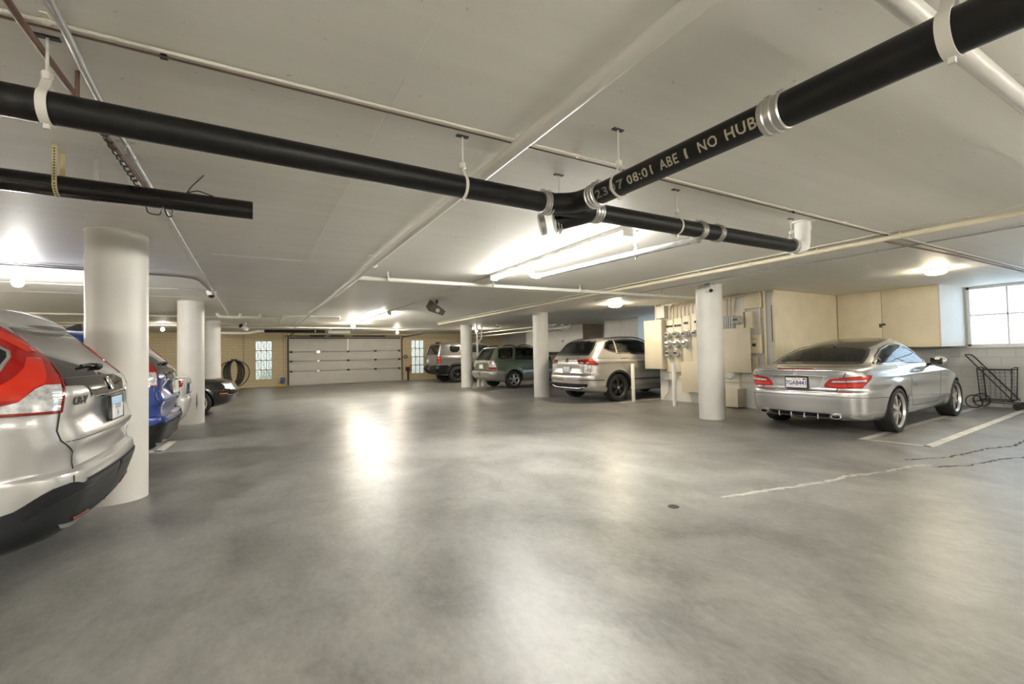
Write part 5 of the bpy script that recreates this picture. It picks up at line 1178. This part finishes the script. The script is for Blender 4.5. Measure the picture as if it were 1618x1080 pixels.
# ---- silver coupe
c = Car('coupe_car', 'silver two door coupe parked under the hanging cabinet at the right', COUPE, (8.13, 3.86), .05, P_SILVER); CARS['coupe'] = c
GB = [(.60, 1.018), (.575, 1.12), (.52, 1.20), (.44, 1.238), (.2, 1.262), (-.2, 1.262), (-.44, 1.238), (-.52, 1.20), (-.575, 1.12), (-.60, 1.018), (0, 1.022)]
SW = [(-.30, 1.003), (-.03, 1.119), (.25, 1.211), (.55, 1.268), (.80, 1.288), (1.03, 1.262), (1.30, 1.15), (1.60, .988), (1.0, .992), (.53, .998)]
c.cabin(.60, 1.345, -.30, 1.85, .07); c.window_hole(GB, 'B', .55); c.window_hole(SW, 'R', .25); c.window_hole(SW, 'L', .25)
c.window_hole([(-.60, 1.02), (.60, 1.02), (.50, 1.27), (-.50, 1.27)], 'F', .35)
c.body(); c.wheels(dict(rim=.252, mat=CHROME_WHEEL, n=6, twin=(-.11, .11), w=(.020, .016), phase=PI/2))
c.patch('rear_window', GB, 'B', 'glass_tint', .003, 0)
c.line('window_border', GB, 'B', 'gloss_black', .03, .004, closed=True)
for v in 'RL':
    c.patch('side_window', SW, v, 'glass', .003, 0); c.line('window_border', SW, v, 'gloss_black', .022, .004, closed=True); c.bead('window_chrome', SW, v, .009, 'chrome', closed=True, off=.004)
    c.line('quarter_pillar', [(-.165, 1.006), (-.05, 1.105)], v, 'gloss_black', .03, .005)
    c.line('door_gap', [(.44, .985), (.52, .86), (.56, .67), (.575, .476), (.60, .345), (1.76, .33), (1.92, .55), (1.93, .88), (1.86, .965)], v)
    c.line('body_crease', [(-.2, .883), (.67, .847), (1.96, .757), (2.3, .74)], v, 'gap', .003, .0008)
    c.line('sill_crease', [(.50, .505), (1.887, .44), (2.33, .42)], v, 'gap', .004, .0008)
    c.bead('door_handle', [(.66, .868), (.90, .862)], v, .014, P_SILVER, off=.016)
c.patch('windscreen', [(-.62, 1.005), (.62, 1.005), (.50, 1.285), (-.50, 1.285)], 'F', 'glass_tint', .003, 0)
c.patch('roof_panel', [(.15, .47), (.225, .25), (.242, 0), (.225, -.25), (.15, -.47), (.5, -.505), (.9, -.495), (1.20, -.46), (1.28, 0), (1.20, .46), (.9, .495), (.5, .505)], 'T', 'gloss_black', .003, .01, .06)
TL = [(.46, .73), (.411, .812), (.305, .834), (-.012, .861), (-.096, .853), (-.073, .811), (.067, .683), (.318, .674), (.46, .684)]
for v, f in (('BR', lambda p: p), ('BL', mirror)):
    l = c.patch('tail_light', f(TL), v, 'red', .006, .02, .03)
    c.patch('clear_bar', f([(.395, .758), (.385, .782), (.01, .803), (.005, .776)]), v, 'lens', .010, .008, .03, parent=l)
    c.patch('inner_lens', f([(.42, .700), (.42, .738), (.03, .748), (.07, .700), (.31, .690)]), v, 'red_bright', .009, .006, .03, parent=l)
    c.patch('inner_lens', f([(.38, .795), (.30, .818), (-.01, .843), (-.05, .84), (0, .818)]), v, 'red_bright', .009, .006, .03, parent=l)
    c.line('lamp_split', f([(.275, .84), (.225, .672)]), v, 'gap', .008, .011, parent=l)
    c.line('bumper_gap', f([(.772, .564), (.387, .561), (.157, .549), (-.27, .534), (-.42, .53)]), v, 'gap', .006)
    # exhaust tips
sgn = {1: 'left', -1: 'right'}
for sg in (1, -1):
    p, _ = c.hit('B', sg*.50, .285); y = sg*.50
    b = MB(); n = 28
    ring = lambda x, a, h: [(x, y+a*math.cos(2*PI*i/n), .278+h*math.sin(2*PI*i/n)) for i in range(n)]
    R_ = [ring(p.x+.06, .060, .030), ring(p.x-.035, .066, .034), ring(p.x-.042, .062, .031), ring(p.x-.038, .054, .024), ring(p.x+.05, .052, .022)]
    vs = sum(R_, []); fs = [(i*n+j, i*n+(j+1) % n, (i+1)*n+(j+1) % n, (i+1)*n+j) for i in range(4) for j in range(n)]
    o = b.add(vs, fs).build('exhaust_tip', 'chrome', c.root); MB().add(ring(p.x+.0, .053, .023), [tuple(range(n))]).build('exhaust_hole', 'gap', o, fix=False)
d_ = c.patch('rear_diffuser', [(.43, .312), (-.43, .312), (-.36, .225), (.36, .225)], 'B', 'plastic', .005, .012)
for k in range(4): y = -.27+.18*k; q, _ = c.hit('B', y, .27); MB().box(q.x-.025, q.x+.05, y-.008, y+.008, .225, .305).build('diffuser_fin', P_SILVER, d_)
c.line('boot_gap', [(-.655, .955), (-.613, .861), (-.553, .737), (-.505, .640), (-.477, .612), (0, .606), (.477, .612), (.505, .640), (.553, .737), (.613, .861), (.655, .955)], 'B', 'gap', .008, .0015)
c.bead('chrome_strip', [(.40, .846), (0, .852), (-.42, .846)], 'B', .010, 'chrome', off=.006)
c.line('recess_edge', [(.36, .835), (.325, .70), (.25, .664), (-.25, .664), (-.325, .70), (-.36, .835)], 'B', 'steel', .006, .002)
c.bead('brake_light', [(.255, .944), (0, .946), (-.255, .944)], 'B', .008, 'red', off=.004)
emblem_ring(c, 0, .902, .034, 'star'); c.text('badge', 'E350', 'B', .44, .905, .032, 'chrome', off=.004)
p, _ = c.hit('B', 0, .74); plate(c, p.x-.012, .742, 0, txt='7GAB441', style='ca')
mirrors(c, 1.50, .97, 1.00, P_SILVER)
seat_row(c, .42, (.33, -.33), .62, w=.50, back=.40); seat_row(c, 1.12, (.36, -.36), .60, w=.50, back=.50)
MB().box(.30, .48, -.12, .12, 1.0, 1.15, .04).build('centre_headrest', 'seat', c.root)
MB().box(1.55, 1.85, -.62, .62, .80, .99, .06).build('dashboard', 'cabin', c.root)
MB().ball(tuple(c.hit('T', .27, 0)[0]+Vector((0, 0, .01))), .03, (1.6, .6, .7), 12, 8).build('roof_aerial', 'black', c.root)

# ---- silver suv
c = Car('silver_suv', 'silver suv parked beyond the meter wall, partly behind the tall cabinet', SUV, (8.05, 9.60), .03, P_SILVER2); CARS['suv'] = c
GB = [(.64, 1.212), (.632, 1.33), (.590, 1.45), (.545, 1.533), (-.545, 1.533), (-.590, 1.45), (-.632, 1.33), (-.64, 1.212)]
SW = [(-.355, 1.365), (-.27, 1.48), (-.09, 1.548), (.5, 1.572), (1.2, 1.545), (1.72, 1.39), (2.03, 1.17), (1.34, 1.19), (.02, 1.235), (-.22, 1.30)]
c.cabin(.80, 1.59, -.55, 2.1, .07); c.window_hole(GB, 'B', .30); c.window_hole(SW, 'R', .28); c.window_hole(SW, 'L', .28); c.window_hole([(-.66, 1.16), (.66, 1.16), (.55, 1.52), (-.55, 1.52)], 'F', .5)
c.body(); c.wheels(RIM_DARK)
c.patch('rear_window', GB, 'B', 'glass_tint', .003, 0); c.line('window_border', GB, 'B', 'gloss_black', .05, .004, closed=True)
for v in 'RL':
    c.patch('side_window', SW, v, 'glass_tint', .003, 0); c.line('window_border', SW, v, 'gloss_black', .035, .004, closed=True); c.bead('window_chrome', SW[-3:]+SW[:2], v, .007, 'chrome', off=.005)
    c.line('window_pillar', [(.03, 1.235), (.05, 1.555)], v, P_SILVER2, .05, .006); c.line('window_pillar', [(1.08, 1.195), (1.02, 1.565)], v, 'gloss_black', .12, .006); c.line('window_divider', [(.20, 1.23), (.13, 1.56)], v, 'gloss_black', .03, .006)
    c.line('body_crease', [(-.69, 1.115), (.14, 1.09), (1.3, 1.075), (2.5, 1.05)], v, 'gap', .006, .001); c.line('side_strip', [(.44, .552), (2.36, .545)], v, 'plastic', .022, .004)
    c.line('door_gap', [(.36, .62), (.14, .98), (.10, 1.22)], v); c.line('door_gap', [(1.06, .40), (1.08, 1.20)], v)
c.patch('windscreen', [(-.68, 1.14), (.68, 1.14), (.57, 1.54), (-.57, 1.54)], 'F', 'glass_tint', .003, 0)
for v, f in (('BR', lambda p: p), ('BL', mirror)):
    l = c.patch('tail_light', f([(.373, 1.078), (-.027, 1.105), (-.17, .962), (-.124, .937), (.332, .978)]), v, 'red', .006, .02, .04)
    c.patch('inner_lens', f([(.355, 1.065), (.15, 1.082), (.14, .968), (.325, .988)]), v, 'red_dark', .010, .008, .04, parent=l); c.patch('clear_lens', f([(.30, 1.01), (.20, 1.015), (.19, .985), (.29, .995)]), v, 'lens', .013, .006, .04, parent=l)
    c.patch('inner_lens', f([(.08, 1.085), (-.02, 1.09), (-.14, .965), (.06, .975)]), v, 'red_bright', .010, .008, .04, parent=l); c.patch('amber_lens', f([(.06, 1.08), (-.01, 1.085), (-.03, 1.055), (.05, 1.05)]), v, 'orange', .013, .006, .04, parent=l)
    c.patch('reflector_strip', f([(.70, .567), (.70, .583), (.13, .581), (.13, .566)]), v, 'red', .006, .01, .05); c.line('side_strip', f([(.13, .574), (-.30, .566)]), v, 'plastic', .018, .005)
lo = c.patch('lower_bumper', [(.72, .43), (.52, .335), (-.52, .335), (-.72, .41), (-.74, .478), (.74, .478)], 'B', 'plastic', .006, .012)
c.bead('bumper_trim', [(.66, .40), (.45, .365), (-.45, .365), (-.66, .40)], 'B', .012, 'steel', parent=lo, off=.012)
c.line('tailgate_gap', [(.80, 1.0), (.78, .69), (-.78, .69), (-.80, 1.0)], 'B', 'gap', .008); emblem_ring(c, 0, 1.060, .047, 'round')
c.patch('brake_light', [(.16, 1.562), (.16, 1.576), (-.16, 1.576), (-.16, 1.562)], 'B', 'red', .005, .01); c.line('recess_edge', [(.42, .905), (.36, .75), (-.36, .75), (-.42, .905)], 'B', 'steel', .006, .002)
p, _ = c.hit('B', 0, .83); plate(c, p.x-.014, .83, 0, txt='', style='plain'); arches(c, 'plastic', .055, .42)
rails(c, -.25, 1.75, .58, .045); shark_fin(c, .0); handles(c, (.24, 1.28), 1.10, P_SILVER2); mirrors(c, 1.95, 1.0, 1.15, P_SILVER2)
seat_row(c, .45, (.40, -.40), .95, 'seat_tan', .5, .38); seat_row(c, 1.30, (.40, -.40), .92, 'seat_tan', .5, .42); MB().box(1.75, 2.05, -.66, .66, .95, 1.12, .06).build('dashboard', 'cabin', c.root)

# ---- green wagon
c = Car('green_wagon', 'green wagon parked between the two far right columns', WAGON, (8.33, 15.35), .03, P_GREEN); CARS['wagon'] = c
GB = [(.52, 1.075), (.465, 1.465), (-.465, 1.465), (-.52, 1.075)]
W1 = [(-.60, 1.15), (-.55, 1.42), (-.48, 1.465), (.04, 1.480), (-.06, 1.105), (-.55, 1.112)]; W2 = [(.18, 1.480), (.95, 1.478), (.83, 1.062), (.09, 1.083)]; W3 = [(1.04, 1.475), (1.22, 1.455), (1.76, 1.055), (.92, 1.06)]
c.cabin(.80, 1.54, -.60, 1.85, .06); c.window_hole(GB, 'B', .25)
for v in 'RL':
    for w in (W1, W2, W3): c.window_hole(w, v, .26)
c.window_hole([(-.6, 1.06), (.6, 1.06), (.5, 1.45), (-.5, 1.45)], 'F', .4)
body = c.body(); c.wheels(dict(rim=.215, mat=CHROME_WHEEL, n=5, twin=(-.16, .16), w=(.022, .018)))
c.patch('rear_window', GB, 'B', 'glass_tint', .003, 0); c.line('window_border', GB, 'B', 'gloss_black', .04, .004, closed=True)
for v in 'RL':
    for w in (W1, W2, W3): c.patch('side_window', w, v, 'glass_tint', .003, 0); c.line('window_border', w, v, 'gloss_black', .03, .004, closed=True)
    c.patch('lower_body', [(.36, .28), (.38, .66), (2.16, .65), (2.16, .28)], v, P_LOW, .005, .01, .06); c.line('door_gap', [(.30, .64), (.05, .90), (.08, 1.08)], v); c.line('door_gap', [(.88, .40), (.88, 1.06)], v)
    c.line('arch_gap', arc(0, .325, .372, PI*.98, PI*.02), v, 'gap', .012, .004)
c.patch('windscreen', [(-.62, 1.05), (.62, 1.05), (.52, 1.47), (-.52, 1.47)], 'F', 'glass_tint', .003, 0)
for v, f in (('BR', lambda p: p), ('BL', mirror)):
    l = c.patch('tail_light', f([(.27, 1.029), (.021, 1.05), (-.054, .82), (-.052, .706), (.229, .728)]), v, 'lens', .007, .02, .04)
    c.patch('red_lens', f([(.258, .80), (-.053, .80), (-.05, .712), (.232, .734)]), v, 'red', .011, .008, .04, parent=l); c.patch('red_lens', f([(.22, 1.0), (.08, 1.01), (.06, .92), (.17, .93)]), v, 'red', .011, .008, .04, parent=l)
    c.patch('lower_bumper', f([(.66, .30), (.66, .63), (.30, .655), (.16, .675), (-.10, .685), (-.24, .66), (-.31, .60), (-.31, .30)]), v, P_LOW, .006, .012, .05)
p, _ = c.hit('B', 0, .82); plate(c, p.x-.016, .82, 0, txt='', style='plain'); c.line('tailgate_gap', [(.60, 1.05), (.56, .70), (-.56, .70), (-.60, 1.05)], 'B', 'gap', .008)
rails(c, -.30, .25, .56, .05); rails(c, .35, 1.1, .56, .05); handles(c, (.19, 1.10), .935, P_GREEN); mirrors(c, 1.65, .93, 1.06, P_GREEN)
seat_row(c, .35, (.37, -.37), .85, 'seat_tan', .46, .36); seat_row(c, 1.10, (.37, -.37), .82, 'seat_tan', .46, .40)

# ---- dark boxy suv
c = Car('boxy_suv', 'dark grey boxy suv parked nearest the garage door on the right', BOXY, (8.16, 20.3), 0, P_GREY); CARS['boxy'] = c
c.body(); c.wheels(dict(RIM_DARK, rim=.24))
c.patch('rear_window', [(.70, 1.31), (.655, 1.75), (-.655, 1.75), (-.70, 1.31)], 'B', 'tint', .004)
for v in 'RL':
    c.patch('side_window', [(-.36, 1.76), (.165, 1.775), (.13, 1.41), (-.34, 1.40)], v, 'tint', .004, smooth=1); c.patch('side_window', [(.30, 1.775), (1.0, 1.77), (1.02, 1.40), (.27, 1.40)], v, 'tint', .004); c.patch('side_window', [(1.10, 1.77), (1.50, 1.73), (2.02, 1.38), (1.10, 1.39)], v, 'tint', .004)
    c.patch('lower_cladding', [(.47, .40), (.47, .72), (2.37, .72), (2.37, .40)], v, 'plastic', .006, .012, .06); c.line('door_gap', [(.48, .75), (.22, 1.15), (.22, 1.78)], v); c.line('door_gap', [(1.06, .75), (1.06, 1.78)], v)
for v, f in (('BR', lambda p: p), ('BL', mirror)):
    l = c.patch('tail_light', f([(.12, 1.20), (-.076, 1.22), (-.10, .93), (.10, .91)]), v, 'gloss_black', .008, .02, .05)
    c.patch('red_lens', f([(.09, 1.175), (-.065, 1.19), (-.075, 1.10), (.085, 1.09)]), v, 'red_bright', .013, .008, .05, parent=l); c.patch('red_lens', f([(.085, 1.04), (-.08, 1.05), (-.085, .96), (.08, .945)]), v, 'red_bright', .013, .008, .05, parent=l)
    c.patch('lower_bumper', f([(.70, .40), (.70, .80), (.30, .82), (0, .83), (-.30, .82), (-.36, .78), (-.36, .42)]), v, 'plastic', .01, .014, .06)
c.patch('windscreen', [(-.75, 1.33), (.75, 1.33), (.66, 1.74), (-.66, 1.74)], 'F', 'tint', .004); arches(c, 'plastic', .10, .495)
p, _ = c.hit('B', .35, 1.02); plate(c, p.x-.016, 1.02, .35, w=.30, txt='', style='plain'); c.line('tailgate_gap', [(.72, 1.29), (.66, .83), (-.66, .83), (-.72, 1.29)], 'B', 'gap', .01)
q, _ = c.hit('T', -.55, 0); MB().box(-.66, -.50, -.16, .16, q.z-.01, q.z+.06, .02).build('roof_light', 'black', c.root); handles(c, (.40, 1.28), 1.24, P_GREY); mirrors(c, 1.95, 1.08, 1.42, P_GREY, 1.2)

# ---- sedans on the left
c = Car('white_sedan', 'white sedan between the blue crossover and the scuffed column', SEDAN, (-2.0, 9.45), PI, P_WHITE); CARS['white'] = c
c.body(); c.wheels(RIM5)
c.patch('rear_window', [(.58, 1.06), (.52, 1.25), (.44, 1.335), (-.44, 1.335), (-.52, 1.25), (-.58, 1.06)], 'B', 'tint', .004)
for v in 'RL':
    c.patch('side_window', [(-.15, 1.07), (.15, 1.25), (.55, 1.33), (.95, 1.345), (.95, 1.03)], v, 'tint', .004); c.patch('side_window', [(1.03, 1.03), (1.03, 1.345), (1.25, 1.31), (1.80, 1.02)], v, 'tint', .004); c.line('door_gap', [(.36, .60), (.05, .98)], v); c.line('door_gap', [(.99, .35), (.99, 1.02)], v)
for v, f in (('BL', lambda p: p), ('BR', mirror)):
    l = c.patch('tail_light', f([(-.36, .93), (-.20, .957), (.02, .95), (.10, .92), (.02, .86), (-.20, .83), (-.33, .85)]), v, 'red', .006, .02, .03); c.patch('inner_lens', f([(-.30, .90), (-.18, .915), (-.18, .865), (-.28, .87)]), v, 'red_bright', .010, .008, .03, parent=l)
    c.line('bumper_gap', f([(-.72, .66), (-.1, .66), (.35, .60)]), v)
c.patch('windscreen', [(-.62, 1.03), (.62, 1.03), (.48, 1.34), (-.48, 1.34)], 'F', 'tint', .004); mirrors(c, 1.72, .93, 1.03, P_WHITE)
p, _ = c.hit('B', 0, .80); plate(c, p.x-.014, .80, 0, txt='', style='plain')
c = Car('black_sedan', 'black sedan with its nose out past the scuffed column', SEDAN, (-3.85, 12.9), 0, P_BLACK); CARS['black'] = c
c.body(); c.wheels(RIM5)
c.patch('rear_window', [(.58, 1.06), (.44, 1.335), (-.44, 1.335), (-.58, 1.06)], 'B', 'tint', .004)
for v in 'RL':
    c.patch('side_window', [(-.15, 1.07), (.15, 1.25), (.55, 1.33), (.95, 1.345), (.95, 1.03)], v, 'tint', .004); c.patch('side_window', [(1.03, 1.03), (1.03, 1.345), (1.25, 1.31), (1.80, 1.02)], v, 'tint', .004)
c.patch('windscreen', [(-.62, 1.03), (.62, 1.03), (.48, 1.34), (-.48, 1.34)], 'F', 'tint', .004)
for v, f in (('FR', lambda p: p), ('FL', mirror)):
    l = c.patch('headlight', f([(1.78, .735), (1.95, .752), (2.16, .735), (2.33, .66), (2.36, .58), (2.24, .555), (2.0, .575), (1.86, .65)]), v, 'reflector', .006, .02, .03)
    for a, z, r in ((2.05, .66, .06), (2.22, .625, .048)): c.patch('lens_bowl', f(arc(a, z, r, 0, 2*PI, 14)[:-1]), v, 'lens', .012, .008, .03, parent=l)
    c.patch('indicator', f([(1.72, .485), (1.72, .515), (1.90, .508), (1.90, .482)]), v, 'orange', .006, .012, .03); c.line('bumper_gap', f([(1.55, .545), (1.95, .535), (2.4, .545)]), v)
    c.patch('fog_light', f([(2.10, .36), (2.24, .37), (2.24, .30), (2.10, .30)]), v, 'lens', .006, .012, .03)
    c.line('bumper_chrome', f([(1.9, .465), (2.45, .47)]), v, 'steel', .012, .004)
g = c.patch('grille', [(.33, .72), (-.33, .72), (-.24, .54), (.24, .54)], 'F', 'dark', .006, .02, .03)
for k in range(5): z = .565+.033*k; w = .25+.015*k; c.bead('grille_slat', [(w, z), (-w, z)], 'F', .007, 'chrome', parent=g, off=.01)
c.bead('grille_surround', [(.335, .725), (-.335, .725), (-.24, .535), (.24, .535)], 'F', .010, 'chrome', parent=g, closed=True, off=.006)
mirrors(c, 1.72, .93, 1.03, P_BLACK)
